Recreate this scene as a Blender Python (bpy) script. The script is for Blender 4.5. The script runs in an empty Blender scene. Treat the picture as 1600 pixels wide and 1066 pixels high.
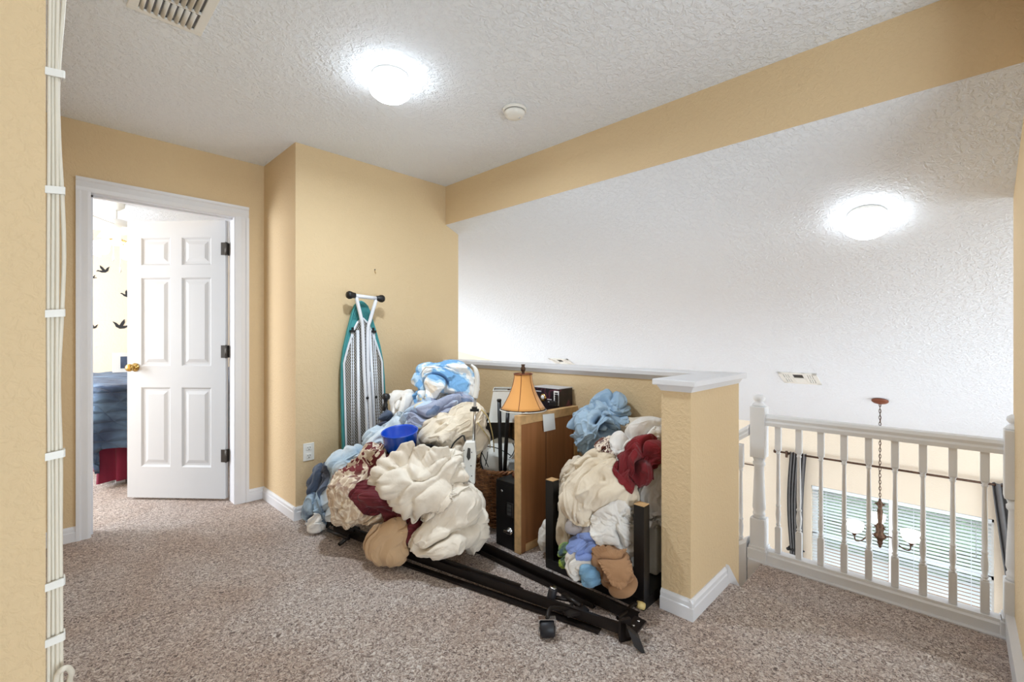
import bpy, bmesh, math, random
import numpy as np
from mathutils import Vector, Matrix, noise as mnoise

# ------------------------------------------------------------------ camera
FPX, CY, CAMH = 716.44, 529.6, 1.17
YAW = math.radians(44.254)
CA, SA = math.cos(YAW), math.sin(YAW)
scene = bpy.context.scene
C = scene.collection
cam_data = bpy.data.cameras.new('camera')
cam_data.sensor_width = 36.0
cam_data.lens = FPX / 1600 * 36.0
cam_data.shift_y = (CY - 533.0) / 1600.0
cam_data.clip_start = 0.02
cam = bpy.data.objects.new('camera', cam_data)
C.objects.link(cam)
cam.location = (0, 0, CAMH)
cam.rotation_euler = (math.pi / 2, 0, YAW - math.pi / 2)
scene.camera = cam

# ------------------------------------------------------------------ light
scene.view_settings.view_transform = 'Standard'
scene.view_settings.look = 'None'
scene.view_settings.gamma = 1.0
scene.view_settings.exposure = 1.25
scene.view_settings.use_curve_mapping = False
world = bpy.data.worlds.new('overcast_sky')
scene.world = world
world.use_nodes = True
wbg = world.node_tree.nodes['Background']
wbg.inputs[0].default_value = (0.82, 0.92, 1.0, 1)
wbg.inputs[1].default_value = 1.15


def area_light(name, loc, target, sx, sy, power, col=(1, 1, 1)):
    d = bpy.data.lights.new(name, 'AREA')
    d.shape = 'RECTANGLE'
    d.size, d.size_y = sx, sy
    d.energy = power
    d.color = col
    o = bpy.data.objects.new(name, d)
    C.objects.link(o)
    o.location = loc
    o.rotation_euler = (Vector(target) - Vector(loc)).to_track_quat('-Z', 'Y').to_euler()
    return o


# daylight from the great room windows, plus added fill lights out of view
area_light('hall_fill_light', (0.3, -2.12, 0.95), (0.8, 1.0, 2.9), 1.8, 1.7, 47, (0.76, 0.89, 1.0))  # added soft fill behind the camera, aimed up at the hall ceiling
area_light('great_room_window_light', (3.0, 6.2, 0.2), (3.9, 1.5, 1.2), 2.0, 2.0, 20, (0.82, 0.92, 1.0))
area_light('great_room_fill_light', (4.4, -3.4, -0.6), (3.6, 1.2, 1.6), 2.4, 2.2, 32, (0.82, 0.92, 1.0))  # added fill out of view, brightens the upper vault and the landing
area_light('bedroom_fill_light', (-1.6, 5.4, 1.5), (1.0, 5.3, 0.9), 1.6, 1.5, 48, (0.92, 0.96, 1.0))  # added fill to brighten the bedroom, not a known window


# ------------------------------------------------------------------ pixel helpers (1600x1066 frame)
def ray(u, v):
    r = (u - 800) / FPX
    return CA + r * SA, SA - r * CA, -(v - CY) / FPX


def onz(u, v, z):
    d = ray(u, v); t = (z - CAMH) / d[2]
    return Vector((d[0] * t, d[1] * t, z))


def onx(u, v, x):
    d = ray(u, v); t = x / d[0]
    return Vector((x, d[1] * t, CAMH + d[2] * t))


def ony(u, v, y):
    d = ray(u, v); t = y / d[1]
    return Vector((d[0] * t, y, CAMH + d[2] * t))


def atd(u, v, dep):
    d = ray(u, v)
    return Vector((d[0] * dep, d[1] * dep, CAMH + d[2] * dep))


RV = Vector((SA, -CA, 0)); FV = Vector((CA, SA, 0)); UV = Vector((0, 0, 1))

# ------------------------------------------------------------------ materials
MATS = {}


def srgb(r, g, b):
    f = lambda c: (c / 12.92 if c <= 0.04045 else ((c + 0.055) / 1.055) ** 2.4)
    return f(r / 255), f(g / 255), f(b / 255), 1.0


def new_mat(name):
    m = bpy.data.materials.new(name); m.use_nodes = True
    MATS[name] = m
    return m, m.node_tree.nodes, m.node_tree.links, m.node_tree.nodes['Principled BSDF']


def tex_coord(N, L, scale=1.0, kind='Object'):
    t = N.new('ShaderNodeTexCoord'); mp = N.new('ShaderNodeMapping')
    L.new(t.outputs[kind], mp.inputs[0])
    if isinstance(scale, (int, float)): scale = (scale,) * 3
    mp.inputs['Scale'].default_value = scale
    return mp.outputs[0]


def ramp(N, stops, interp='LINEAR'):
    r = N.new('ShaderNodeValToRGB'); r.color_ramp.interpolation = interp
    e = r.color_ramp.elements
    while len(e) > len(stops): e.remove(e[-1])
    while len(e) < len(stops): e.new(0.5)
    for k, (p, c) in enumerate(stops):
        e[k].position = p
        e[k].color = c if len(c) == 4 else (*c, 1)
    return r


def noise_node(N, L, co, scale, detail=3, rough=0.5, dist=0.0):
    n = N.new('ShaderNodeTexNoise'); L.new(co, n.inputs['Vector'])
    n.inputs['Scale'].default_value = scale; n.inputs['Detail'].default_value = detail
    n.inputs['Roughness'].default_value = rough; n.inputs['Distortion'].default_value = dist
    return n.outputs['Fac']


def bump(N, L, b, h, strength, dist):
    n = N.new('ShaderNodeBump'); n.inputs['Strength'].default_value = strength
    n.inputs['Distance'].default_value = dist
    L.new(h, n.inputs['Height']); L.new(n.outputs[0], b.inputs['Normal'])
    return n


def plain(name, col, rough=0.5, metal=0.0, bscale=0, bstr=0.2, bdist=0.002, var=0.04, vscale=6, coat=0):
    m, N, L, b = new_mat(name)
    b.inputs['Roughness'].default_value = rough; b.inputs['Metallic'].default_value = metal
    if coat: b.inputs['Coat Weight'].default_value = coat
    co = tex_coord(N, L)
    f = noise_node(N, L, co, vscale, 4)
    k = [tuple(max(0, min(1, c * (1 + s * var))) for c in col[:3]) for s in (-1, 1)]
    r = ramp(N, [(0.3, k[0]), (0.7, k[1])])
    L.new(f, r.inputs[0]); L.new(r.outputs[0], b.inputs['Base Color'])
    if bscale:
        bump(N, L, b, noise_node(N, L, co, bscale, 2), bstr, bdist)
    return m


def knockdown(name, col, scale, strength, dist, lo=0.45, hi=0.58, rough=0.75):
    """sprayed drywall texture: flattened splatter islands over a plain coat"""
    m, N, L, b = new_mat(name)
    b.inputs['Base Color'].default_value = col
    b.inputs['Roughness'].default_value = rough
    co = tex_coord(N, L)
    r = ramp(N, [(lo, (0, 0, 0)), (hi, (1, 1, 1))])
    L.new(noise_node(N, L, co, scale, 3, 0.6, 0.6), r.inputs[0])
    bump(N, L, b, r.outputs[0], strength, dist)
    return m


def emission(name, col, s):
    m, N, L, b = new_mat(name)
    b.inputs['Base Color'].default_value = col
    b.inputs['Emission Color'].default_value = col
    b.inputs['Emission Strength'].default_value = s
    return m


def fabric(name, col, col2=None, scale=3.0, weave=500, bstr=0.25, rough=0.9, wr=18, wrs=0.35):
    m, N, L, b = new_mat(name)
    b.inputs['Roughness'].default_value = rough
    b.inputs['Sheen Weight'].default_value = 0.15
    co = tex_coord(N, L)
    c2 = col2 or tuple(c * 0.88 for c in col[:3])
    r = ramp(N, [(0.35, c2), (0.62, col)])
    L.new(noise_node(N, L, co, scale, 3), r.inputs[0]); L.new(r.outputs[0], b.inputs['Base Color'])
    mx = N.new('ShaderNodeMath'); mx.operation = 'MULTIPLY_ADD'
    L.new(noise_node(N, L, co, weave, 1), mx.inputs[0]); mx.inputs[1].default_value = 0.12
    L.new(noise_node(N, L, co, wr, 4, 0.6, 1.6), mx.inputs[2])
    bump(N, L, b, mx.outputs[0], wrs * 0.45, 0.02)
    return m


WALL = srgb(221, 195, 155)
knockdown('wall_paint', WALL, 55, 0.35, 0.004, 0.42, 0.62)
knockdown('ceiling_paint', srgb(240, 244, 250), 42, 0.55, 0.008, 0.44, 0.6, 0.85)
knockdown('pale_wall_paint', srgb(236, 221, 200), 55, 0.2, 0.003)
plain('trim_white', srgb(228, 228, 232), 0.35, var=0.01)
plain('rail_white', srgb(232, 232, 234), 0.35, var=0.01)
plain('door_white', srgb(200, 200, 202), 0.4, var=0.012, vscale=3)
plain('plastic_white', srgb(236, 234, 228), 0.4, var=0.02)
plain('cable_white', srgb(228, 220, 204), 0.45, var=0.03)
plain('plastic_grey', srgb(205, 205, 210), 0.4, var=0.03)
plain('black_plastic', srgb(22, 21, 22), 0.45, var=0.2)
plain('black_paint', srgb(20, 18, 18), 0.38, var=0.2)
plain('black_steel', srgb(30, 24, 22), 0.38, 0.35, var=0.3, vscale=14)
plain('wheel_rubber', srgb(28, 28, 34), 0.5, var=0.1)
plain('chrome', srgb(205, 205, 205), 0.22, 1.0, var=0.03)
plain('hinge_steel', srgb(92, 88, 84), 0.35, 0.9)
plain('brass', srgb(196, 160, 92), 0.22, 1.0)
plain('bronze', srgb(84, 62, 48), 0.42, 0.7, var=0.3, vscale=40)
plain('rust_bronze', srgb(124, 72, 52), 0.5, 0.4, var=0.2)
plain('teal_cover', srgb(72, 150, 152), 0.85, var=0.06, bscale=300, bstr=0.2)
plain('white_metal', srgb(232, 234, 240), 0.3, 0.05, var=0.01)
plain('deck_metal', srgb(196, 192, 186), 0.45, 0.2, var=0.06)
plain('deck_pad', srgb(84, 70, 52), 0.95, var=0.1)
plain('slot_dark', srgb(60, 58, 56), 0.7)
plain('blue_plastic', srgb(16, 78, 196), 0.25, var=0.03, coat=0.3)
plain('raw_wood', srgb(206, 166, 116), 0.7, var=0.14, vscale=30)
plain('paper', srgb(240, 240, 238), 0.8, var=0.01)
plain('cardboard', srgb(176, 134, 90), 0.85, var=0.08)
plain('white_shade', srgb(242, 240, 232), 0.8, var=0.02)
plain('vinyl_frame', srgb(240, 240, 240), 0.4)
plain('blind_white', srgb(236, 242, 246), 0.45, var=0.01)
plain('curtain_grey', srgb(104, 102, 102), 0.8, var=0.08, bscale=200, bstr=0.1)
plain('stair_cut', srgb(232, 214, 180), 0.8)
plain('wood_floor', srgb(150, 110, 74), 0.4, var=0.15, vscale=8)
plain('leaf_green', srgb(86, 128, 72), 0.8, var=0.5, vscale=9, bscale=14, bstr=1.0, bdist=0.2)
plain('lawn', srgb(120, 150, 86), 0.9, var=0.2)
plain('decal_black', srgb(44, 44, 46), 0.8)
emission('lamp_glass', (0.82, 0.92, 1.0, 1), 6.0)
emission('vault_lamp_glass', (0.86, 0.94, 1.0, 1), 4.0)
emission('chandelier_glass', (1.0, 0.96, 0.9, 1), 1.4)
emission('fan_glass', (1.0, 0.95, 0.88, 1), 2.5)

# carpet: brown and grey twisted tufts
m, N, L, b = new_mat('carpet')
co = tex_coord(N, L)
b.inputs['Roughness'].default_value = 0.95
b.inputs['Sheen Weight'].default_value = 0.25
f1 = noise_node(N, L, co, 82, 3, 0.6, 1.4)
r1 = ramp(N, [(0.33, srgb(92, 74, 66)), (0.43, srgb(178, 158, 146)), (0.52, srgb(222, 206, 196)), (0.62, srgb(255, 248, 242))])
L.new(f1, r1.inputs[0])
r2 = ramp(N, [(0.36, srgb(214, 184, 160)), (0.64, srgb(250, 246, 246))])
L.new(noise_node(N, L, co, 1.6, 4, 0.55, 0.5), r2.inputs[0])
mx = N.new('ShaderNodeMix'); mx.data_type = 'RGBA'; mx.blend_type = 'MULTIPLY'
mx.inputs['Factor'].default_value = 0.6
L.new(r1.outputs[0], mx.inputs['A']); L.new(r2.outputs[0], mx.inputs['B'])
L.new(mx.outputs['Result'], b.inputs['Base Color'])
bump(N, L, b, f1, 1.0, 0.02)

# wicker
m, N, L, b = new_mat('wicker')
co = tex_coord(N, L)
b.inputs['Roughness'].default_value = 0.5
r1 = ramp(N, [(0.3, srgb(124, 76, 46)), (0.7, srgb(198, 142, 96))])
L.new(noise_node(N, L, co, 28, 3), r1.inputs[0]); L.new(r1.outputs[0], b.inputs['Base Color'])

# hardboard panel
m, N, L, b = new_mat('hardboard')
co = tex_coord(N, L, (40, 40, 2))
b.inputs['Roughness'].default_value = 0.55
r1 = ramp(N, [(0.3, srgb(150, 98, 56)), (0.7, srgb(166, 110, 66))])
L.new(noise_node(N, L, co, 1.0, 4), r1.inputs[0]); L.new(r1.outputs[0], b.inputs['Base Color'])

# lamp shade: thin orange silk that lets light through
m, N, L, b = new_mat('amber_shade')
b.inputs['Base Color'].default_value = srgb(232, 164, 88)
b.inputs['Roughness'].default_value = 0.7
b.inputs['Sheen Weight'].default_value = 0.3
co = tex_coord(N, L, (300, 300, 4))
bump(N, L, b, noise_node(N, L, co, 1.0, 2), 0.15, 0.001)

# glass that passes most light
m, N, L, b = new_mat('window_glass')
tr = N.new('ShaderNodeBsdfTransparent'); gl = N.new('ShaderNodeBsdfGlossy'); mxs = N.new('ShaderNodeMixShader')
gl.inputs['Roughness'].default_value = 0.02
mxs.inputs[0].default_value = 0.06
L.new(tr.outputs[0], mxs.inputs[1]); L.new(gl.outputs[0], mxs.inputs[2])
L.new(mxs.outputs[0], N['Material Output'].inputs[0])
m, N, L, b = new_mat('clear_plastic')
b.inputs['Base Color'].default_value = srgb(205, 210, 210)
b.inputs['Roughness'].default_value = 0.15
b.inputs['Alpha'].default_value = 0.45

# fabrics
fabric('cloth_cream', srgb(238, 229, 215), srgb(226, 213, 196), 2.5)
fabric('cloth_cream_warm', srgb(236, 223, 203), srgb(220, 203, 178), 3)
fabric('cloth_white', srgb(240, 236, 230), srgb(224, 218, 212), 3)
fabric('cloth_towel', srgb(240, 230, 214), srgb(226, 212, 194), 5, 260, wr=60)
fabric('cloth_ivory', srgb(226, 214, 196), srgb(206, 190, 168), 3)
fabric('cloth_blue', srgb(172, 194, 212), srgb(140, 168, 194), 4)
fabric('cloth_pale_blue', srgb(218, 226, 232), srgb(176, 198, 216), 6)
fabric('cloth_grey_blue', srgb(168, 172, 190), srgb(132, 140, 164), 5)
fabric('cloth_grey', srgb(178, 170, 168), srgb(146, 138, 138), 6)
fabric('cloth_denim', srgb(84, 98, 122), srgb(54, 62, 80), 8)
fabric('cloth_denim_light', srgb(168, 190, 208), srgb(78, 96, 122), 12, wrs=0.4)
fabric('cloth_red', srgb(132, 20, 28), srgb(104, 12, 20), 3)
fabric('cloth_periwinkle', srgb(130, 150, 204), srgb(118, 138, 194), 3, wrs=0.12)
fabric('cloth_tan', srgb(176, 136, 100), srgb(152, 112, 78), 4, wrs=0.2)
fabric('cloth_lime', srgb(158, 190, 50), srgb(60, 84, 96), 14)
fabric('cloth_black', srgb(20, 20, 24), srgb(12, 12, 14), 4)
fabric('cloth_beige_quilt', srgb(206, 174, 138), srgb(190, 156, 120), 4, wrs=0.15)
fabric('cloth_sky', srgb(132, 172, 200), srgb(110, 150, 182), 6)


def patterned(name, base, stops, scale, dist, warp_detail=2):
    m, N, L, b = new_mat(name)
    b.inputs['Roughness'].default_value = 0.9
    b.inputs['Sheen Weight'].default_value = 0.15
    co = tex_coord(N, L)
    r = ramp(N, stops, 'CONSTANT')
    L.new(noise_node(N, L, co, scale, warp_detail, 0.5, dist), r.inputs[0])
    L.new(r.outputs[0], b.inputs['Base Color'])
    bump(N, L, b, noise_node(N, L, co, 22, 3, 0.5, 1.0), 0.35, 0.02)
    return m


patterned('cloth_nursery', None, [(0, srgb(120, 170, 214)), (0.42, srgb(178, 208, 232)), (0.47, srgb(238, 236, 232)),
                                  (0.62, srgb(240, 226, 206)), (0.66, srgb(160, 172, 196))], 7, 0.4)
patterned('cloth_nursery_grey', None, [(0, srgb(112, 128, 158)), (0.40, srgb(160, 166, 188)), (0.56, srgb(186, 204, 224)),
                                       (0.64, srgb(240, 220, 170)), (0.70, srgb(236, 236, 232))], 6, 0.6)
patterned('cloth_zebra', None, [(0, srgb(74, 32, 26)), (0.44, srgb(236, 222, 206)), (0.50, srgb(96, 48, 34)), (0.56, srgb(230, 214, 196))], 16, 0.8)

# floral comforter: burgundy scrolls fading into tan and ivory
m, N, L, b = new_mat('cloth_floral')
b.inputs['Roughness'].default_value = 0.8
co = tex_coord(N, L)
r = ramp(N, [(0, srgb(206, 184, 160)), (0.44, srgb(206, 184, 160)), (0.47, srgb(238, 224, 204)), (0.54, srgb(238, 224, 204)), (0.57, srgb(212, 190, 166))])
L.new(noise_node(N, L, co, 9, 1, 0.5, 2.2), r.inputs[0])
r3 = ramp(N, [(0.50, (0, 0, 0)), (0.52, (1, 1, 1))])
L.new(noise_node(N, L, co, 20, 1, 0.5, 1.6), r3.inputs[0])
r4 = ramp(N, [(0.50, (0, 0, 0)), (0.60, (1, 1, 1))])
sep = N.new('ShaderNodeSeparateXYZ'); L.new(co, sep.inputs[0])
mr = N.new('ShaderNodeMapRange'); L.new(sep.outputs['Z'], mr.inputs[0])
mr.inputs['From Min'].default_value = 0.32; mr.inputs['From Max'].default_value = 0.46
mu = N.new('ShaderNodeMath'); mu.operation = 'MULTIPLY'
L.new(r3.outputs[0], mu.inputs[0]); L.new(mr.outputs[0], mu.inputs[1])
mx = N.new('ShaderNodeMix'); mx.data_type = 'RGBA'
L.new(mu.outputs[0], mx.inputs['Factor']); L.new(r.outputs[0], mx.inputs['A']); mx.inputs['B'].default_value = srgb(112, 40, 44)
L.new(mx.outputs['Result'], b.inputs['Base Color'])
bump(N, L, b, noise_node(N, L, co, 16, 3, 0.5, 1.4), 0.4, 0.02)


def quilted(name, col, col2, scale, bs=0.5, bd=0.012):
    m, N, L, b = new_mat(name)
    b.inputs['Roughness'].default_value = 0.8
    b.inputs['Sheen Weight'].default_value = 0.1
    co = tex_coord(N, L)
    r = ramp(N, [(0.35, col2), (0.65, col)])
    L.new(noise_node(N, L, co, 4, 3), r.inputs[0]); L.new(r.outputs[0], b.inputs['Base Color'])
    w = N.new('ShaderNodeTexWave'); w.bands_direction = 'DIAGONAL'; L.new(co, w.inputs[0]); w.inputs['Scale'].default_value = scale
    w.inputs['Distortion'].default_value = 0.0
    w2 = N.new('ShaderNodeTexWave'); w2.bands_direction = 'Z'; L.new(co, w2.inputs[0]); w2.inputs['Scale'].default_value = scale * 1.3
    a = N.new('ShaderNodeMath'); a.operation = 'MINIMUM'
    L.new(w.outputs['Fac'], a.inputs[0]); L.new(w2.outputs['Fac'], a.inputs[1])
    p = N.new('ShaderNodeMath'); p.operation = 'POWER'; L.new(a.outputs[0], p.inputs[0]); p.inputs[1].default_value = 0.4
    bump(N, L, b, p.outputs[0], bs, bd)
    return m


quilted('cloth_burgundy_quilt', srgb(108, 28, 38), srgb(84, 18, 28), 9)
quilted('bed_comforter', srgb(92, 120, 152), srgb(50, 68, 100), 3.2, 1.0, 0.03)
fabric('bed_skirt', srgb(122, 24, 56), srgb(100, 16, 44), 3, wrs=0.1)

# ------------------------------------------------------------------ mesh helpers
ROOTS = {}


class MB:
    def __init__(s): s.v = []; s.f = []; s.sm = []

    def add(s, vs, fs, smooth=False):
        o = len(s.v); s.v += [tuple(v) for v in vs]
        s.f += [tuple(i + o for i in f) for f in fs]; s.sm += [smooth] * len(fs)
        return s

    def hexa(s, p):
        """eight corners: bottom ring then top ring"""
        return s.add(p, [(3, 2, 1, 0), (4, 5, 6, 7), (0, 1, 5, 4), (1, 2, 6, 5), (2, 3, 7, 6), (3, 0, 4, 7)])

    def box(s, x0, x1, y0, y1, z0, z1):
        return s.hexa([(x0, y0, z0), (x1, y0, z0), (x1, y1, z0), (x0, y1, z0), (x0, y0, z1), (x1, y0, z1), (x1, y1, z1), (x0, y1, z1)])

    def bbox(s, x0, x1, y0, y1, z0, z1, r=0.004):
        """box with chamfered edges"""
        bm = bmesh.new(); bmesh.ops.create_cube(bm, size=1)
        bmesh.ops.scale(bm, vec=(x1 - x0, y1 - y0, z1 - z0), verts=bm.verts)
        bmesh.ops.translate(bm, vec=((x0 + x1) / 2, (y0 + y1) / 2, (z0 + z1) / 2), verts=bm.verts)
        bmesh.ops.bevel(bm, geom=bm.edges[:], offset=r, segments=2, profile=0.5, affect='EDGES')
        bm.verts.index_update()
        s.add([v.co for v in bm.verts], [[v.index for v in f.verts] for f in bm.faces]); bm.free()
        return s

    def obox(s, c, ax, ay, az):
        """oriented box: centre and three half-axis vectors"""
        c, ax, ay, az = map(Vector, (c, ax, ay, az))
        P = [c + sx * ax + sy * ay + sz * az for sz in (-1, 1) for sx, sy in ((-1, -1), (1, -1), (1, 1), (-1, 1))]
        return s.hexa(P)

    def tube(s, path, r, seg=10, cap=True, smooth=True):
        path = [Vector(p) for p in path]; n = len(path)
        rs = r if isinstance(r, (list, tuple)) else [r] * n
        t0 = (path[1] - path[0]).normalized()
        u = t0.orthogonal().normalized(); vs = []
        for i in range(n):
            t = (path[min(i + 1, n - 1)] - path[max(i - 1, 0)])
            t = t.normalized() if t.length > 1e-9 else t0
            u = (u - t * u.dot(t)); u = u.normalized() if u.length > 1e-6 else t.orthogonal().normalized()
            w = t.cross(u)
            for k in range(seg):
                a = 2 * math.pi * k / seg
                vs.append(path[i] + (u * math.cos(a) + w * math.sin(a)) * rs[i])
        fs = [(i * seg + k, i * seg + (k + 1) % seg, (i + 1) * seg + (k + 1) % seg, (i + 1) * seg + k) for i in range(n - 1) for k in range(seg)]
        s.add(vs, fs, smooth)
        if cap:
            s.add(vs[:seg], [tuple(range(seg))[::-1]]); s.add(vs[-seg:], [tuple(range(seg))])
        return s

    def lathe(s, prof, c=(0, 0, 0), axis=(0, 0, 1), seg=24, smooth=True, squash=None):
        """profile of (radius, height) along the axis from c"""
        c = Vector(c); ax = Vector(axis).normalized()
        u = Vector((1, 0, 0)) if abs(ax.z) > 0.9 else ax.orthogonal().normalized()
        u = (u - ax * u.dot(ax)).normalized(); w = ax.cross(u); vs = []
        for r, h in prof:
            for k in range(seg):
                a = 2 * math.pi * k / seg
                vs.append(c + ax * h + (u * math.cos(a) + w * math.sin(a)) * r)
        n = len(prof)
        fs = [(i * seg + k, i * seg + (k + 1) % seg, (i + 1) * seg + (k + 1) % seg, (i + 1) * seg + k) for i in range(n - 1) for k in range(seg)]
        s.add(vs, fs, smooth)
        if prof[0][0] > 1e-5: s.add(vs[:seg], [tuple(range(seg))[::-1]])
        if prof[-1][0] > 1e-5: s.add(vs[-seg:], [tuple(range(seg))])
        return s

    def prism(s, poly, d):
        """planar polygon (3D points) swept by vector d"""
        d = Vector(d); p = [Vector(q) for q in poly]; n = len(p)
        return s.add(p + [q + d for q in p], [tuple(range(n))[::-1], tuple(range(n, 2 * n))] + [(i, (i + 1) % n, n + (i + 1) % n, n + i) for i in range(n)])

    def build(s, name, mat, parent=None, loc=None):
        me = bpy.data.meshes.new(name)
        v = s.v
        root = parent
        while root is not None and root.parent is not None: root = root.parent
        if root is not None and root.name in ROOTS and loc is None:
            M = ROOTS[root.name].inverted(); v = [tuple(M @ Vector(q)) for q in v]
        me.from_pydata(v, [], s.f); me.validate()
        if len(me.polygons) == len(s.sm): me.polygons.foreach_set('use_smooth', s.sm)
        bm = bmesh.new(); bm.from_mesh(me); bmesh.ops.remove_doubles(bm, verts=bm.verts, dist=1e-6)
        bmesh.ops.recalc_face_normals(bm, faces=bm.faces); bm.to_mesh(me); bm.free()
        me.materials.append(MATS[mat])
        o = bpy.data.objects.new(name, me); C.objects.link(o)
        if parent is not None: o.parent = parent
        if loc is not None: o.location = loc
        return o


def tag(o, label, cat, group=None):
    o['label'] = label; o['category'] = cat
    if group: o['group'] = group
    return o


def thing(name, label, cat, loc=(0, 0, 0), rz=0.0, group=None):
    o = bpy.data.objects.new(name, None); C.objects.link(o)
    o.empty_display_size = 0.05
    o.location = loc; o.rotation_euler = (0, 0, rz)
    ROOTS[o.name] = Matrix.Translation(Vector(loc)) @ Matrix.Rotation(rz, 4, 'Z')
    return tag(o, label, cat, group)


def struct(o, label, cat='structure'):
    o['kind'] = 'structure'; o['label'] = label; o['category'] = cat
    return o


def child(src, parent, loc, name=None):
    """a copy of a part placed under parent"""
    c = src.copy(); C.objects.link(c); c.parent = parent; c.location = loc
    return c


def spline(pts, n=8):
    """Catmull-Rom through the points"""
    P = [Vector(p) for p in pts]; P = [2 * P[0] - P[1]] + P + [2 * P[-1] - P[-2]]; out = []
    for i in range(1, len(P) - 2):
        a, b_, c, d = P[i - 1:i + 3]
        for k in range(n):
            t = k / n
            out.append(0.5 * ((2 * b_) + (c - a) * t + (2 * a - 5 * b_ + 4 * c - d) * t * t + (3 * b_ - a - 3 * c + d) * t ** 3))
    return out + [P[-2]]

# ------------------------------------------------------------------ the shell of the place
YD, XR, YI, XB, ZB, ZC = 3.663, 1.144, 3.065, 2.352, 2.12, 2.44
XW, YW, TW = 1.89, 0.80, 0.13          # wing of the half wall
PIT, XF = 0.45, 7.07                   # pitch of the vault, far wall
XRAIL, ZL = 3.02, -0.15                # railing, landing level
YR = -0.176                             # wall on the right of the stairs
G0 = -2.75                             # floor of the room below


def zv(x): return ZB - PIT * (x - XB)


struct(MB().box(-1.82, 2.30, -2.32, YD + 0.06, -0.25, 0).build('floor', 'carpet'), 'brown grey twist pile carpet of the upstairs loft', 'floor')
struct(MB().box(2.18, XRAIL - 0.075, YR, 0.83, -0.35, ZL).build('floor_landing', 'carpet'), 'carpeted landing one step down beside the white railing', 'floor')
# the rolled carpet nosing of the top step
MB().tube([(2.30, YR + 0.02, -0.014), (2.30, 0.795, -0.014)], 0.014, 10).build('nosing', 'carpet', bpy.data.objects['floor'])
struct(MB().box(-2.6, 2.48, YD + 0.06, 7.12, -0.25, 0).build('floor_bedroom', 'carpet'), 'carpet of the bedroom beyond the open door', 'floor')
for k in range(6):
    st = struct(MB().box(2.48, XRAIL - 0.02, 0.83 + 0.26 * k, 1.11 + 0.26 * k, ZL - 0.19 * (k + 2), ZL - 0.19 * (k + 1)).build('floor_stair_step', 'carpet'), 'carpeted stair step descending behind the half wall', 'stair step')
    st['group'] = 'carpeted steps going down behind the half wall'
struct(MB().box(2.3, 12.0, -4.5, 9.0, G0 - 0.2, G0).build('floor_downstairs', 'wood_floor'), 'floor of the dining room below the stairs', 'floor')
struct(MB().box(-1.82, XB + 0.1, -2.32, YD + 0.1, ZC, ZC + 0.15).build('ceiling', 'ceiling_paint'), 'white knockdown textured ceiling above the loft', 'ceiling')
struct(MB().box(-2.6, 2.48, YD + 0.1, 7.12, ZC, ZC + 0.15).build('ceiling_bedroom', 'ceiling_paint'), 'white ceiling of the bedroom', 'ceiling')
xe = XF + 0.15
struct(MB().prism([(XB + 0.001, -4.5, ZB), (xe, -4.5, zv(xe)), (xe, -4.5, zv(xe) + 0.15), (XB + 0.001, -4.5, ZB + 0.15)], (0, 13.5, 0)).build('ceiling_vault', 'ceiling_paint'),
       'sloped white vaulted ceiling falling away beyond the beam', 'ceiling')
struct(MB().box(XB, XB + 0.12, YR - 0.12, YI + 0.001, ZB, ZC).build('wall_beam', 'wall_paint'), 'beige dropped beam between the loft and the vaulted ceiling', 'beam')
# walls of the loft
struct(MB().box(-0.13, 0.005, 1.05, YD, 0, ZC).build('wall_left', 'wall_paint'), 'beige wall end carrying the white cables', 'wall')
DX0, DX1, DH = 0.204, 0.95, 2.03       # door opening
wb = MB().box(-2.6, DX0 - 0.02, YD, YD + 0.12, 0, ZC).box(DX1 + 0.02, XR, YD, YD + 0.12, 0, ZC).box(DX0 - 0.02, DX1 + 0.02, YD, YD + 0.12, DH + 0.02, ZC)
struct(wb.build('wall_back', 'wall_paint'), 'beige wall around the open bedroom door', 'wall')
struct(MB().box(XR, XR + 0.12, YI, YD + 0.12, 0, ZC).build('wall_return', 'wall_paint'), 'short beige return wall beside the door', 'wall')
struct(MB().box(XR + 0.12, XB + 0.135, YI, YI + 0.12, 0, ZC - 0.0).build('wall_corner', 'wall_paint'), 'beige wall that the ironing board leans against', 'wall')
struct(MB().box(XB, XB + 0.12, YW, YI, -1.2, 0.955).box(XW, XB, YW, YW + TW, 0, 0.955).box(XB, XB + 0.12, YI, YI + 0.12, -1.2, 0).build('wall_half', 'wall_paint'),
       'beige L-shaped half wall guarding the stairs', 'half wall')
# painted cap of the half wall with a small cove below it
cap = struct(MB().bbox(XB - 0.03, XB + 0.15, YW - 0.03, YI + 0.001, 0.970, 0.997, 0.004).bbox(XW - 0.03, XB + 0.10, YW - 0.0305, YW + TW + 0.03, 0.9705, 0.9965, 0.004).build('trim_1', 'trim_white'),
             'white wooden cap along the top of the half wall', 'trim')
cv = MB()
for (x0, x1, y0, y1) in ((XB - 0.015, XB + 0.135, YW - 0.015, YI), (XW - 0.015, XB + 0.10, YW - 0.0155, YW + TW + 0.015)):
    g = 0.013
    cv.hexa([(x0 + g, y0 + g, 0.945), (x1 - g, y0 + g, 0.945), (x1 - g, y1 - g, 0.945), (x0 + g, y1 - g, 0.945), (x0, y0, 0.97), (x1, y0, 0.97), (x1, y1, 0.97), (x0, y1, 0.97)])
cv.build('cove', 'trim_white', cap)
# right wall with the pass-through niche
wr = MB().box(2.08, 3.05, YR - 0.4, YR, -1.2, 1.0).box(2.08, 3.05, YR - 0.4, YR, 1.87, 3.2).box(2.33, 3.05, YR - 0.4, YR, 1.0, 1.87).box(2.08, 2.13, YR - 0.4, YR, 1.0, 1.87).box(2.13, 2.33, YR - 0.4, YR - 0.3, 1.0, 1.87)
struct(wr.build('wall_right', 'wall_paint'), 'beige wall with a recessed niche beside the stairs', 'wall')
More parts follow.
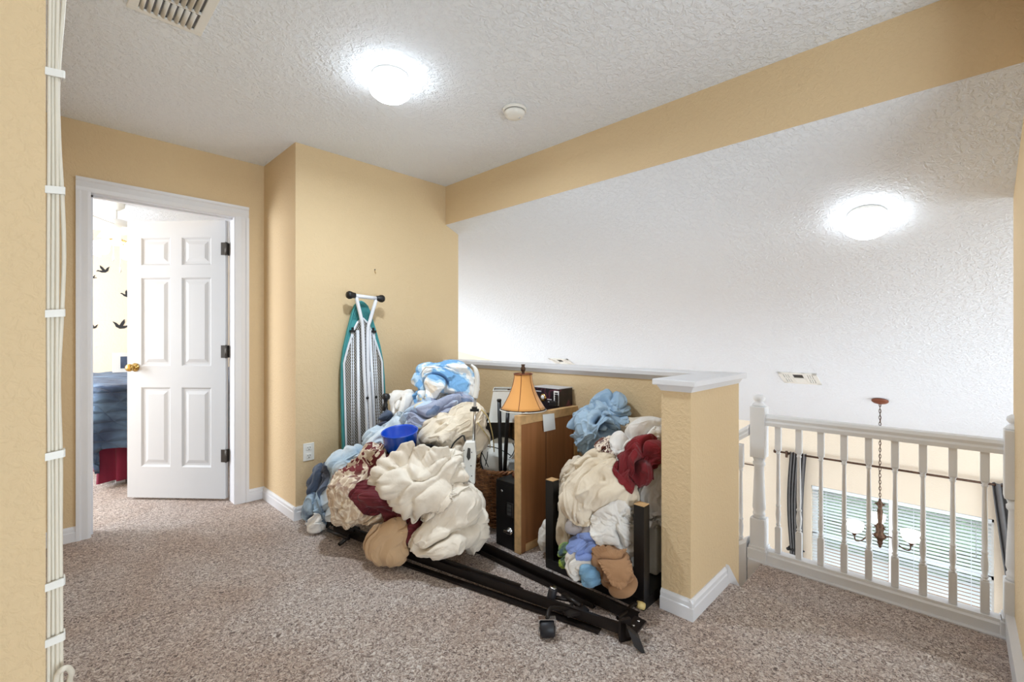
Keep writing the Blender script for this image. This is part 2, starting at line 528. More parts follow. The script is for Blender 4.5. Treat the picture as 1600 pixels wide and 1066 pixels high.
# the rest of the hall, behind the camera
struct(MB().box(-1.82, 2.2, -2.32, -2.2, 0, ZC).build('wall_rear', 'wall_paint'), 'beige wall at the rear of the hall', 'wall')
struct(MB().box(-1.82, -1.7, -2.2, 1.17, 0, ZC).build('wall_hall_side', 'wall_paint'), 'beige side wall of the hall', 'wall')
struct(MB().box(-1.7, -0.13, 1.05, 1.17, 0, ZC).build('wall_hall_front', 'wall_paint'), 'beige wall continuing from the cable corner', 'wall')
struct(MB().box(2.08, 2.2, -2.2, YR - 0.4, 0, ZC).build('wall_hall_right', 'wall_paint'), 'beige wall at the right of the hall', 'wall')
# dining room walls
WY0, WY1, WZ0, WZ1 = -0.27, 1.39, -2.06, -0.755
wf = MB().box(XF, XF + 0.15, WY1, 3.2, G0, zv(XF) + 0.05).box(XF, XF + 0.15, -4.5, WY0, G0, zv(XF) + 0.05)
wf.box(XF, XF + 0.15, WY0, WY1, WZ1, zv(XF) + 0.05).box(XF, XF + 0.15, WY0, WY1, G0, WZ0)
struct(wf.build('wall_far', 'pale_wall_paint'), 'pale beige dining room wall around the window', 'wall')
d = Vector((-0.553, 0.833, 0)); n = Vector((0.833, 0.553, 0)); a = Vector((XF + 0.1, 2.72, 0))
p0, p1 = a, a + d * 6.2
struct(MB().hexa([(p0.x, p0.y, G0), (p1.x, p1.y, G0), (p1.x + n.x * .12, p1.y + n.y * .12, G0), (p0.x + n.x * .12, p0.y + n.y * .12, G0),
                  (p0.x, p0.y, zv(p0.x) + .03), (p1.x, p1.y, zv(p1.x) + .03), (p1.x + n.x * .12, p1.y + n.y * .12, zv(p1.x) + .03), (p0.x + n.x * .12, p0.y + n.y * .12, zv(p0.x) + .03)]).build('wall_angle', 'pale_wall_paint'),
       'angled pale wall of the room below the vault', 'wall')
# bedroom walls
struct(MB().box(-2.6, 2.48, 7.0, 7.12, 0, ZC).build('wall_bedroom', 'pale_wall_paint'), 'pale bedroom wall with black bird decals', 'wall')
struct(MB().box(2.36, 2.48, YI + 0.12, 7.0, 0, ZC).build('wall_bedroom_side', 'pale_wall_paint'), 'side wall of the bedroom', 'wall')


# baseboards: plinth with a stepped top, run along a line with its normal pointing into the room
def baseboard(name, p0, p1, nrm, label, h=0.085):
    p0, p1, nrm = Vector(p0), Vector(p1), Vector(nrm)
    h -= 0.0007 * (abs(nrm.x) > .5)
    prof = [(-0.001, 0), (0.016, 0), (0.016, h * .62), (0.012, h * .66), (0.012, h * .86), (0.006, h * .95), (0.004, h), (-0.001, h)]
    o = MB().prism([p0 + nrm * t + Vector((0, 0, z)) for t, z in prof], p1 - p0).build(name, 'trim_white')
    return struct(o, label, 'baseboard')


baseboard('baseboard_back_left', (0.01, YD, 0), (0.138, YD, 0), (0, -1, 0), 'white baseboard left of the door casing')
baseboard('baseboard_back_right', (1.04, YD, 0), (XR, YD, 0), (0, -1, 0), 'white baseboard right of the door casing')
baseboard('baseboard_return', (XR, YD, 0), (XR, YI - 0.0154, 0), (-1, 0, 0), 'white baseboard on the short return wall')
baseboard('baseboard_corner', (XR - 0.0155, YI, 0), (XB, YI, 0), (0, -1, 0), 'white baseboard behind the clothes pile')
baseboard('baseboard_half', (XB, YI, 0), (XB, YW + TW, 0), (-1, 0, 0), 'white baseboard inside the half wall')
baseboard('baseboard_wing_end', (XW, YW + TW, 0), (XW, YW - 0.0154, 0), (-1, 0, 0), 'white baseboard on the end of the half wall')
baseboard('baseboard_wing_side', (XW - 0.0155, YW, 0), (2.27, YW, 0), (0, -1, 0), 'white baseboard on the stair side of the half wall')
struct(MB().prism([(2.27, YW, 0), (2.29, YW, 0.09), (2.47, YW, -0.10), (2.45, YW, -0.19)], (0, -0.014, 0)).build('baseboard_stair', 'trim_white'), 'white skirt board stepping down at the half wall', 'baseboard')
baseboard('baseboard_right', (2.08, YR, 0), (2.28, YR, 0), (0, 1, 0), 'white baseboard of the wall beside the stairs')
struct(MB().box(2.30, 3.04, YR, YR + 0.028, ZL - 0.02, ZL + 0.10).build('baseboard_landing', 'trim_white'), 'white skirt board of the landing', 'baseboard')

# ------------------------------------------------------------------ bedroom door
cas = MB()
for (x0, x1) in ((0.138, DX0), (DX1, 1.04)):
    s = 1 if x0 < 0.5 else -1
    xo, xi = (x0, x1) if s > 0 else (x1, x0)
    prof = [(xo, 0), (xo, -0.020), (xo + s * .016, -0.020), (xo + s * .024, -0.013), (xo + s * .05, -0.016), (xi - s * .006, -0.010), (xi, -0.006), (xi, 0)]
    cas.prism([(x, YD + y, 0) for x, y in prof], (0, 0, 2.035))
prof = [(2.112, 0), (2.112, -0.020), (2.096, -0.020), (2.088, -0.013), (2.056, -0.016), (2.036, -0.010), (2.03, -0.006), (2.03, 0)]
cas.prism([(0.138, YD + y, z) for z, y in prof], (0.902, 0, 0))
frame = struct(cas.build('door_1', 'trim_white'), 'white moulded casing around the bedroom doorway', 'door frame')
jb = MB().box(DX0 - .018, DX0, YD - 0.004, YD + 0.124, 0, DH).box(DX1, DX1 + .018, YD - 0.004, YD + 0.124, 0, DH).box(DX0 - .018, DX1 + .018, YD - 0.004, YD + 0.124, DH, DH + .018)
jb.box(DX0, DX0 + .012, YD + 0.05, YD + 0.085, 0, DH).box(DX0, DX1, YD + 0.05, YD + 0.085, DH - .012, DH)
jb.build('jamb', 'trim_white', frame)
# the leaf, built along +x from the hinge and swung into the bedroom
DW, DT, LH = 0.735, 0.035, 2.005
ang = math.pi - math.radians(48.5)
leaf = thing('bedroom_door', 'white six panel door standing half open into the bedroom', 'door', (0.936, YD + 0.128, 0.018), ang)
struct(leaf, leaf['label'], 'door')
ML = ROOTS[leaf.name]


def leaf_mesh():
    """six raised panels on both faces; local x from hinge, y thickness, z up"""
    xs = [(0.105, 0.325), (0.410, 0.630)]
    zs = [(0.225, 0.80), (0.955, 1.595), (1.685, 1.885)]
    mb = MB()
    gx = [0, xs[0][0], xs[0][1], xs[1][0], xs[1][1], DW]
    gz = [0, zs[0][0], zs[0][1], zs[1][0], zs[1][1], zs[2][0], zs[2][1], LH]
    for side, yy in ((1, DT / 2), (-1, -DT / 2)):
        for i in range(5):
            for j in range(7):
                x0, x1, z0, z1 = gx[i], gx[i + 1], gz[j], gz[j + 1]
                if i in (1, 3) and j in (1, 3, 5):
                    rings = [(0, 0), (0.012, -0.010), (0.026, -0.010), (0.050, -0.003)]
                    vs = []
                    for ins, dp in rings:
                        y = yy + side * dp
                        vs += [(x0 + ins, y, z0 + ins), (x1 - ins, y, z0 + ins), (x1 - ins, y, z1 - ins), (x0 + ins, y, z1 - ins)]
                    fs = [(4 * r + k, 4 * r + (k + 1) % 4, 4 * r + 4 + (k + 1) % 4, 4 * r + 4 + k) for r in range(3) for k in range(4)] + [(12, 13, 14, 15)]
                    mb.add(vs, fs)
                else:
                    mb.add([(x0, yy, z0), (x1, yy, z0), (x1, yy, z1), (x0, yy, z1)], [(0, 1, 2, 3)])
    h = DT / 2
    for q in ([(0, -h, 0), (0, h, 0), (0, h, LH), (0, -h, LH)], [(DW, -h, 0), (DW, h, 0), (DW, h, LH), (DW, -h, LH)],
              [(0, -h, 0), (DW, -h, 0), (DW, h, 0), (0, h, 0)], [(0, -h, LH), (DW, -h, LH), (DW, h, LH), (0, h, LH)]):
        mb.add(q, [(0, 1, 2, 3)])
    mb.v = [tuple(ML @ Vector(q)) for q in mb.v]
    return mb


leaf_mesh().build('panel_leaf', 'door_white', leaf)
for s in (1, -1):
    mb = MB().lathe([(0.0, 0), (0.030, 0), (0.031, .006), (0.014, .010), (0.011, .026), (0.022, .036), (0.028, .048), (0.025, .060), (0.012, .066), (0, .067)], (DW - .062, s * DT / 2, 0.945), (0, s, 0), 20)
    mb.v = [tuple(ML @ Vector(q)) for q in mb.v]
    mb.build('door_knob', 'brass', leaf)
for z in (0.31, 1.06, 1.80):
    mb = MB().box(-.006, .03, DT / 2, DT / 2 + .003, z - .045, z + .045).tube([(-.008, DT / 2 + .004, z - .047), (-.008, DT / 2 + .004, z + .047)], .006, 8)
    mb.box(-.016, .0, -DT / 2, DT / 2 + .003, z - .044, z + .044)
    mb.v = [tuple(ML @ Vector(q)) for q in mb.v]
    mb.build('hinge', 'hinge_steel', leaf)

# ------------------------------------------------------------------ bedroom contents
bed = thing('bed', 'bed under a navy chevron quilted comforter and burgundy skirt', 'bed', (1.3, 5.7, 0))
BX0, BX1, BY0, BY1 = 0.33, 2.1, 4.78, 6.8
MB().bbox(BX0, BX1, BY0, BY1, 0.40, 0.70, 0.06).build('mattress', 'cloth_white', bed)
sk = MB(); nn = 90
per = [(BX0, BY1), (BX0, BY0), (BX1, BY0), (BX1, BY1)]
pts = []
for (ax, ay), (bx, by) in zip(per[:-1], per[1:]):
    for k in range(nn): pts.append((ax + (bx - ax) * k / nn, ay + (by - ay) * k / nn))
pts.append(per[-1]); vs = []
for k, (x, y) in enumerate(pts):
    w = .012 * math.sin(k * .9) * (1 + .5 * math.sin(k * .23))
    vs += [(x + w, y + w, 0.42), (x + 2 * w, y + 2 * w, 0.045)]
sk.add(vs, [(2 * k, 2 * k + 1, 2 * k + 3, 2 * k + 2) for k in range(len(pts) - 1)], True)
sk.build('bed_skirt', 'bed_skirt', bed)
for x in (BX0 + .12, BX1 - .12):
    MB().box(x - .03, x + .03, BY0 + .1, BY0 + .16, 0, .40).build('leg', 'trim_white', bed)
cm = MB(); gx, gy = 70, 60; vs = []
random.seed(5)
for j in range(gy + 1):
    for i in range(gx + 1):
        a, b_ = i / gx, j / gy
        x = BX0 - .34 + a * (BX1 - BX0 + .55); y = BY0 - .36 + b_ * (BY1 - BY0 + .2)
        z = 0.80 + .02 * mnoise.noise((x * 3, y * 3, 1)); ox = max(BX0 - x, 0); oy = max(BY0 - y, 0)
        z += .035 * abs(math.sin((x + y) * 16)) ** .5 * .5
        over = math.hypot(ox, oy)
        if over > 0:
            k = min(over / .07, 1)
            dx, dy = (ox / over, oy / over)
            z = z - (1 - math.sqrt(max(0, 1 - k * k))) * .07 - max(0, over - .07) * 1.45
            bulge = .07 * math.sin(math.pi * .5 * k) + .035 * math.sin(max(0, over - .07) * 9) + .025 * math.sin((x - y) * 14) * k
            x = (BX0 if ox else x) - dx * bulge; y = (BY0 if oy else y) - dy * bulge
        vs.append((x, y, z))
cm.add(vs, [(j * (gx + 1) + i, j * (gx + 1) + i + 1, (j + 1) * (gx + 1) + i + 1, (j + 1) * (gx + 1) + i) for j in range(gy) for i in range(gx)], True)
co_ = cm.build('comforter', 'bed_comforter', bed)
co_.modifiers.new('thick', 'SOLIDIFY').thickness = 0.03
pb = thing('photo_stand', 'small white framed stand on the far side of the bed', 'frame', (0.62, 6.1, 0.86))
MB().box(.50, .74, 6.10, 6.12, .83, 1.03).build('frame_board', 'plastic_white', pb)
MB().box(.56, .70, 6.096, 6.10, .87, .99).build('picture', 'cloth_denim', pb)

fan = thing('ceiling_fan', 'white ceiling fan with lit bell shades in the bedroom', 'ceiling fan', (0.48, 5.58, 2.44))
fx, fy = 0.48, 5.58
MB().lathe([(0, 2.44), (.07, 2.44), (.065, 2.39), (.03, 2.36), (0, 2.36)], (fx, fy, 0)).build('canopy', 'plastic_white', fan)
MB().tube([(fx, fy, 2.37), (fx, fy, 2.25)], .012).build('downrod', 'plastic_white', fan)
MB().lathe([(0, 2.27), (.06, 2.27), (.125, 2.25), (.13, 2.18), (.09, 2.15), (.05, 2.13), (.055, 2.06), (.03, 2.03), (0, 2.03)], (fx, fy, 0), seg=32).build('motor', 'plastic_white', fan)
for k in range(5):
    a = k * 2 * math.pi / 5 + 0.35; e = Vector((math.cos(a), math.sin(a), 0)); p = Vector((-e.y, e.x, .18)).normalized()
    MB().obox(Vector((fx, fy, 2.19)) + e * .39, e * .26, p * .065, Vector((0, 0, .004))).build('blade', 'plastic_white', fan)
for k in range(4):
    a = k * math.pi / 2 + 0.9; e = Vector((math.cos(a), math.sin(a), 0)); c0 = Vector((fx, fy, 2.07))
    arm = MB().tube(spline([c0, c0 + e * .06 + Vector((0, 0, .01)), c0 + e * .11 + Vector((0, 0, -.02))], 5), .008, 8).build('lamp_arm', 'brass', fan)
    ax = (e * .75 + Vector((0, 0, -.65))).normalized()
    MB().lathe([(.022, 0), (.035, .02), (.05, .06), (.058, .10), (.072, .12)], c0 + e * .10 + Vector((0, 0, -.015)), ax, 20).build('glass_shade', 'fan_glass', arm)
for k, (dx, ln) in enumerate(((-.02, .10), (.03, .20))):
    MB().tube([(fx + dx, fy - .03, 2.03), (fx + dx, fy - .03, 2.03 - ln)], .0025, 6).lathe([(0, 0), (.008, .01), (.006, .05), (0, .055)], (fx + dx, fy - .03, 1.98 - ln)).build('pull_chain', 'plastic_white', fan)


def bird(u, v, s, flip, tilt, label):
    """a flat vinyl silhouette of a small flying bird"""
    c = ony(u, v, 6.997)
    P = [(-1.0, .1), (-.75, .3), (-.5, .2), (-.15, .15), (-.35, .65), (-.3, 1.1), (.0, .7), (.25, .2), (.55, .55), (.95, .75), (.7, .3), (.6, .0), (.2, -.25), (-.3, -.2), (-.6, .0)]
    ct, sn = math.cos(tilt), math.sin(tilt)
    q = [(c.x + flip * s * (x * ct - y * sn), 6.9965, c.z + s * (x * sn + y * ct)) for x, y in P]
    if flip < 0: q = q[::-1]
    o = MB().prism(q, (0, .002, 0)).build('wall_decal', 'decal_black')
    tag(o, label, 'decal', 'bird decals on the bedroom wall')


bird(162, 424, .065, 1, .2, 'black bird decal below the fan lamp')
bird(197, 462, .06, 1, -.3, 'black bird decal beside the door edge')
bird(190, 511, .085, -1, .0, 'large black bird decal lowest beside the door edge')
bird(146, 512, .045, 1, .1, 'small black bird decal lowest beside the door casing')
bird(146, 434, .03, -1, .1, 'small black bird decal left of the fan lamp')

# ------------------------------------------------------------------ ceiling fittings
def flush_light(name, c, nrm, label, glass='lamp_glass'):
    t = thing(name, label, 'ceiling light', c, 0, 'round flush ceiling lights')
    MB().lathe([(.085, 0), (.088, .006), (.088, .018), (.078, .022), (.078, .034), (.07, .038)], c, nrm, 40).build('fitting', 'plastic_white', t)
    MB().lathe([(.070, .034), (.092, .046), (.100, .064), (.094, .086), (.072, .106), (.040, .118), (0, .122)], c, nrm, 40).build('glass_dome', glass, t)


    return t


hl = onz(610, 118, ZC)
lt = flush_light('ceiling_light', hl, (0, 0, -1), 'lit round flush lamp on the flat loft ceiling')
bd_ = bpy.data.lights.new('bulb_light', 'AREA'); bd_.shape = 'DISK'; bd_.size = .13; bd_.energy = 9.5; bd_.color = (0.78, 0.90, 1.0)
bo_ = bpy.data.objects.new('bulb_light', bd_); C.objects.link(bo_); bo_.parent = lt; bo_.location = (0, 0, -.1235)
dv = ray(1355, 336); tt = (ZB + PIT * XB - CAMH) / (dv[2] + PIT * dv[0])
VN = Vector((-PIT, 0, -1)).normalized()
flush_light('ceiling_light', Vector((dv[0] * tt, dv[1] * tt, CAMH + dv[2] * tt)), VN, 'lit round flush lamp on the sloped vault ceiling', 'vault_lamp_glass')
sd = onz(804, 170, ZC)
t = thing('smoke_detector', 'white round smoke detector on the loft ceiling', 'smoke detector', sd)
MB().lathe([(0, 0), (.066, 0), (.066, .010), (.060, .016)], sd, (0, 0, -1), 36).build('base', 'plastic_white', t)
MB().lathe([(.0, .0), (.056, .012), (.056, .022), (0, .022)], sd, (0, 0, -1), 36).build('gap_ring', 'slot_dark', t)
MB().lathe([(.057, .019), (.057, .030), (.046, .045), (.03, .050), (0, .051)], sd, (0, 0, -1), 36).build('cover', 'plastic_white', t)
MB().lathe([(0, .049), (.006, .049), (.006, .053), (0, .053)], sd + Vector((.018, -.02, 0)), (0, 0, -1), 12).build('test_button', 'plastic_grey', t)

# supply register in the loft ceiling: curved fins in two rows
vt = thing('ceiling_vent', 'white ceiling register with curved fins above the door corner', 'vent', (0.34, 2.08, ZC), 0, 'ceiling registers')
x0, x1, y0, y1 = 0.225, 0.465, 1.86, 2.265
fr = MB()
for (a, b_, c_, d_) in ((x0, x1, y1 - .028, y1), (x0, x1, y0, y0 + .028), (x0, x0 + .032, y0 + .026, y1 - .026), (x1 - .032, x1, y0 + .026, y1 - .026)):
    fr.bbox(a, b_, c_, d_, ZC - (.010 if d_ - c_ < .1 else .0097), ZC, .003)
fr.box(x0 + .03, x1 - .03, 2.105, 2.113, ZC - .012, ZC)
fr.build('frame', 'plastic_white', vt)
MB().box(x0 + .02, x1 - .02, y0 + .02, y1 - .02, ZC - .003, ZC - .001).build('duct', 'hinge_steel', vt)
for row, (ya, yb) in enumerate(((1.89, 2.104), (2.114, 2.236))):
    for k in range(8):
        x = x0 + .042 + k * .0215; vs = []
        for i in range(6):
            th = i / 5 * 1.2
            px_, pz_ = x - .020 * math.cos(th) + .012, ZC - .002 - .014 * math.sin(th)
            vs += [(px_, ya, pz_), (px_, yb, pz_)]
        o = MB().add(vs, [(2 * i, 2 * i + 1, 2 * i + 3, 2 * i + 2) for i in range(5)], True).build('fin', 'plastic_white', vt)
        o.modifiers.new('thick', 'SOLIDIFY').thickness = .0015


def vault_vent(x, y, wy, wx, label):
    c = Vector((x, y, zv(x))); ex = Vector((1, 0, -PIT)).normalized(); ey = Vector((0, 1, 0))
    t = thing('ceiling_vent', label, 'vent', c, 0, 'ceiling registers')
    fr = MB()
    for (sx, sy, hx, hy) in ((0, 1, wx, .018), (0, -1, wx, .018), (1, 0, .018, wy), (-1, 0, .018, wy)):
        fr.obox(c + ex * sx * (wx - .018) + ey * sy * (wy - .018) + VN * .005, ex * hx, ey * hy, VN * .005)
    for s in (-.34, .34): fr.obox(c + ey * wy * s + VN * .005, ex * wx, ey * .012, VN * .004)
    fr.obox(c + VN * .005, ex * .01, ey * wy, VN * .004)
    fr.build('frame', 'plastic_white', t)
    MB().obox(c + VN * .0015, ex * (wx - .02), ey * (wy - .02), VN * .001).build('duct', 'slot_dark', t)
    for s in (-1, 1):
        for k in range(4):
            MB().obox(c + ey * (s * wy * (.45 + .12 * k)) + VN * .006, ex * (wx - .02), ey * .006 + VN * .003, VN * .0012).build('fin', 'plastic_white', t)
    for k in range(3):
        MB().obox(c + ex * (wx * (.2 + .25 * k)) + VN * .006, ex * .012 + VN * .004, ey * wy * .32, VN * .0012).build('fin', 'plastic_white', t)


vault_vent(5.34, 1.15, .165, .15, 'white register on the vault above the chandelier')
vault_vent(5.19, 4.05, .165, .13, 'white register on the vault seen over the half wall cap')

# ------------------------------------------------------------------ cables on the wall end
random.seed(3)
zc_ = [2.44, 2.2, 1.95, 1.78, 1.60, 1.50, 1.41, 1.31, 1.21, 1.10, 0.98, 0.87, 0.77, 0.68, 0.4, 0.02]
labs = ['white cable nearest the wall end', 'second white cable from the wall end', 'third white cable from the wall end', 'outermost white cable bowing away from the wall end']
for k in range(4):
    P = []
    for z in zc_:
        sw = .006 * max(0, (z - 1.6)) * 2.2 + (.003 * math.sin((z - 1.2) * 13) * (k == 3) if z > .98 else 0) + .0006 * math.sin(z * 9 + k)
        P.append((.0082 + .0048 * k + sw, 1.0555 + .003 * (k % 2), z))
    tag(MB().tube(spline(P, 6), .0026 if k < 3 else .0028, 8).build('cable', 'cable_white'), labs[k], 'cable', 'white cables on the wall end')
for z, lb in ((1.60, 'topmost white cable clip near the ceiling'), (1.41, 'white cable clip level with the door head'), (1.21, 'white cable clip level with the wall decals'),
              (.98, 'white cable clip just below the bed height'), (.77, 'white cable clip above the lowest one'), (.68, 'lowest white cable clip on the wall end')):
    P = [(.004, 1.0475), (.0255, 1.0475), (.0275, 1.050), (.0275, 1.064), (.0255, 1.066), (.0255, 1.0515), (.004, 1.0515)]
    o = MB().prism([(x, y, z - .006 + (x - .004) * .12) for x, y in P], (0, 0, .012)).build('cable_clip', 'plastic_white')
    tag(o, lb, 'cable clip', 'white clips holding the cables')
e0 = atd(84, 1075, .74)
tag(MB().tube(spline([(e0.x, e0.y, .55), atd(88, 1062, .74), atd(97, 1047, .74), atd(106, 1044, .75), atd(112, 1052, .76), atd(109, 1066, .77), (.04, 1.09, .55)], 6), .0042, 8).build('cable_loop', 'cable_white'), 'short white cable loop curling off the cables', 'cable')

# wall outlet and picture hook
oc = ony(482, 706, YI)
t = thing('wall_outlet', 'white double wall outlet beside the clothes pile', 'outlet', oc)
MB().bbox(oc.x - .036, oc.x + .036, YI - .006, YI, oc.z - .058, oc.z + .058, .003).build('cover_plate', 'plastic_white', t)
for s in (-1, 1):
    so = MB().bbox(oc.x - .017, oc.x + .017, YI - .009, YI - .004, oc.z + s * .026 - .016, oc.z + s * .026 + .016, .003).build('socket', 'plastic_white', t)
    for dx in (-.007, .007):
        MB().box(oc.x + dx - .0016, oc.x + dx + .0016, YI - .0096, YI - .0088, oc.z + s * .026 - .002, oc.z + s * .026 + .008).build('slot', 'slot_dark', so)
    MB().lathe([(0, 0), (.003, 0), (.003, .0008), (0, .0008)], (oc.x, YI - .009, oc.z + s * .026 - .009), (0, -1, 0), 10).build('slot', 'slot_dark', so)
hc = ony(585.5, 424, YI)
t = thing('picture_hook', 'tiny metal picture hook left on the bare wall', 'hook', hc)
MB().lathe([(0, 0), (.004, 0), (.004, .006), (0, .007)], (hc.x, YI, hc.z + .012), (0, -1, 0), 10).build('nail', 'hinge_steel', t)
MB().tube([(hc.x, YI - .003, hc.z + .014), (hc.x, YI - .004, hc.z - .010), (hc.x, YI - .010, hc.z - .016), (hc.x, YI - .014, hc.z - .010)], .002, 6).build('hook', 'brass', t)

# ------------------------------------------------------------------ stair railing
rl = thing('stair_railing', 'white wooden railing with turned balusters along the landing', 'railing', (XRAIL, 0.35, ZL))
prof = [(-.030, .655), (.030, .655), (.032, .675), (.026, .685), (.030, .700), (.022, .716), (0, .721), (-.022, .716), (-.030, .700), (-.026, .685), (-.032, .675)]
MB().prism([(XRAIL + x, -0.146, z) for x, z in prof], (0, .970, 0)).build('handrail', 'rail_white', rl)
MB().prism([(XRAIL + x, -0.146, z) for x, z in [(-.045, -.15), (.045, -.15), (.045, -.105), (.032, -.098), (.03, -.085), (-.03, -.085), (-.032, -.098), (-.045, -.105)]], (0, .955, 0)).build('base_rail', 'rail_white', rl)
MB().box(XRAIL - .075, XRAIL + .06, YR, .905, -.42, ZL + .006).build('curb', 'trim_white', rl)


def baluster_mesh(z0, z1, hw=.0155):
    mb = MB()
    def sq(a, b_, r0=.003):
        mb.bbox(-hw, hw, -hw, hw, a, b_, r0)
    H = z1 - z0; a, b_ = z0 + .20 * H, z1 - .19 * H
    sq(z0, a); sq(b_, z1); h = b_ - a
    pr = [(hw, 0), (.011, .012), (.0095, .02), (.0135, .032), (.0135, .04), (.009, .05), (.0125, .11), (.0145, .18), (.010, .26), (.0135, .275), (.0135, .29), (.0095, .30),
          (.0115, .40), (.0085, .94), (.0125, .955), (.0125, .965), (.0095, .975), (.0145, 1.0)]
    mb.lathe([(r, a + t * h) for r, t in pr], seg=14)
    return mb


bal = baluster_mesh(-.085, .656).build('baluster', 'rail_white', rl, loc=(0, 0, 0))
bal.location = (0, .759 - .35, -ZL)
for k in range(1, 9):
    child(bal, rl, (0, .759 - .1056 * k - .35, -ZL))


def newel(parent, y, half=1):
    nw = MB(); x = XRAIL; w = .041
    def bb(w_, a, b_): nw.bbox(x - w_, x + w_, y - w_, y + w_, a, b_, .004)
    bb(w, .46, .765); bb(w, -.07, .095)
    bb(w + .012, -.15, -.085); bb(w + .006, -.09, -.068)
    nw.lathe([(.036, 0), (.028, .02), (.027, .04), (.036, .06), (.037, .09), (.028, .11), (.030, .12), (.038, .5), (.040, .85), (.036, .9), (.027, .93), (.034, .95), (.034, .97), (.030, .98), (.037, 1.0)][::1] and
             [(r, .095 + t * .365) for r, t in [(.037, 0), (.030, .03), (.034, .05), (.034, .08), (.029, .10), (.036, .16), (.031, .5), (.026, .84), (.034, .87), (.034, .91), (.028, .93), (.036, 1.0)]], (x, y, 0), seg=24)
    o = nw.build('newel_post', 'rail_white', parent)
    MB().lathe([(.036, .765), (.038, .772), (.030, .782), (.020, .790), (.026, .796), (.033, .808), (.031, .822), (.018, .832), (0, .835)], (x, y, 0), seg=24).build('finial', 'rail_white', o)


newel(rl, .862)
newel(rl, -.185)
r2 = thing('stair_railing', 'sloping white railing descending beyond the newel post', 'railing', (XRAIL, 1.4, ZL - .4))
sl = .73
MB().prism([(XRAIL + x, .912, z - .07) for x, z in prof], (0, 1.5, -1.5 * sl)).build('handrail', 'rail_white', r2)
MB().prism([(XRAIL + x, .920, z) for x, z in [(-.05, -.34), (.05, -.34), (.05, -.06), (.03, -.04), (-.03, -.04), (-.05, -.06)]], (0, 1.5, -1.5 * sl)).build('base_rail', 'rail_white', r2)
b2 = baluster_mesh(-.15, .585).build('baluster', 'rail_white', r2, loc=(0, 0, 0))
b2.location = (0, .965 - 1.4, -ZL + .4 - .045 - .02)
for k in range(1, 8):
    child(b2, r2, (0, .965 + .13 * k - 1.4, -ZL + .4 - .065 - .13 * k * sl))

# ------------------------------------------------------------------ dining room window, blinds, curtains
win = MB()
for (y0, y1, z0, z1) in ((WY0, WY0 + .05, WZ0, WZ1), (WY1 - .05, WY1, WZ0, WZ1), (WY0, WY1, WZ0, WZ0 + .05), (WY0, WY1, WZ1 - .05, WZ1), (.535, .60, WZ0, WZ1),
                         (WY0, WY1, (WZ0 + WZ1) / 2 - .02, (WZ0 + WZ1) / 2 + .02)):
    win.box(XF + .07, XF + .13, y0, y1, z0, z1)
w1 = struct(win.build('window_1', 'vinyl_frame'), 'double dining room window behind white blinds', 'window')
for (y0, y1) in ((WY0 + .05, .535), (.60, WY1 - .05)):
    for (z0, z1) in ((WZ0 + .05, (WZ0 + WZ1) / 2 - .02), ((WZ0 + WZ1) / 2 + .02, WZ1 - .05)):
        MB().box(XF + .098, XF + .102, y0, y1, z0, z1).build('pane', 'window_glass', w1)
MB().box(XF - .002, XF + .07, .533, .600, WZ0, WZ1).build('mullion', 'vinyl_frame', w1)
MB().bbox(XF - .05, XF + .07, WY0 - .04, WY1 + .04, WZ0 - .025, WZ0, .004).build('window_sill', 'trim_white', w1)
for (y0, y1, lb) in ((-.255, .531, 'white slatted blind on the window half beside the newel curtain'), (.602, 1.383, 'white slatted blind on the window half beside the gathered curtain')):
    bl = thing('window_blind', lb, 'blind', (XF - .0, (y0 + y1) / 2, WZ1), 0, 'white slatted blinds')
    MB().bbox(XF - .005, XF + .05, y0, y1, WZ1 - .045, WZ1 - .003, .003).build('headrail', 'blind_white', bl)
    MB().bbox(XF + .005, XF + .04, y0, y1, WZ0 + .02, WZ0 + .04, .003).build('bottom_rail', 'blind_white', bl)
    th = math.radians(12)
    slat = MB().obox((0, 0, 0), (.023 * math.cos(th), 0, .023 * math.sin(th)), (0, (y1 - y0) / 2 - .004, 0), (-.0014 * math.sin(th), 0, .0014 * math.cos(th))).build('slat', 'blind_white', bl, loc=(.022, 0, -.075))
    nsl = int((WZ1 - .075 - WZ0 - .05) / .0405)
    for k in range(1, nsl):
        child(slat, bl, (.022, 0, -.075 - .0405 * k))
    for fy_ in (.2, .8):
        MB().tube([(XF - .003, y0 + (y1 - y0) * fy_, WZ1 - .05), (XF - .003, y0 + (y1 - y0) * fy_, WZ0 + .03)], .0025, 6).build('ladder_cord', 'blind_white', bl)
    MB().tube([(XF - .012, y0 + .12, WZ1 - .05), (XF - .012, y0 + .12, WZ1 - .45)], .004, 6).build('tilt_wand', 'clear_plastic', bl)

XC = XF - .09
rod = thing('curtain_rod', 'dark bronze curtain rod with ball ends above the window', 'curtain rod', (XC, .7, -.38))
ra, rb = onx(1212, 706.5, XC), onx(1600, 763, XC)
zr = (ra.z + rb.z) / 2
MB().tube([(XC, ra.y, zr), (XC, -.62, zr)], .0125, 12).build('rod', 'bronze', rod)
MB().lathe([(0, -.03), (.02, -.022), (.027, 0), (.02, .022), (.012, .03)], (XC, ra.y, zr), (0, -1, 0), 16).build('finial', 'bronze', rod)
MB().lathe([(0, -.03), (.02, -.022), (.027, 0), (.02, .022), (.012, .03)], (XC, -.62, zr), (0, 1, 0), 16).build('finial', 'bronze', rod)
for y in (onx(1229, 708, XC).y, -.5):
    MB().box(XC - .015, XC + .015, y - .012, y + .012, zr - .06, zr + .025).box(XC, XF, y - .008, y + .008, zr - .04, zr - .02).build('bracket', 'bronze', rod)
ro = tag(MB().tube([(XF - .04, 1.98, -.62), (XF - .04, 2.7, -.62)], .008, 8).build('wall_rail', 'bronze'), 'thin dark rod on the wall left of the newel post', 'rod')


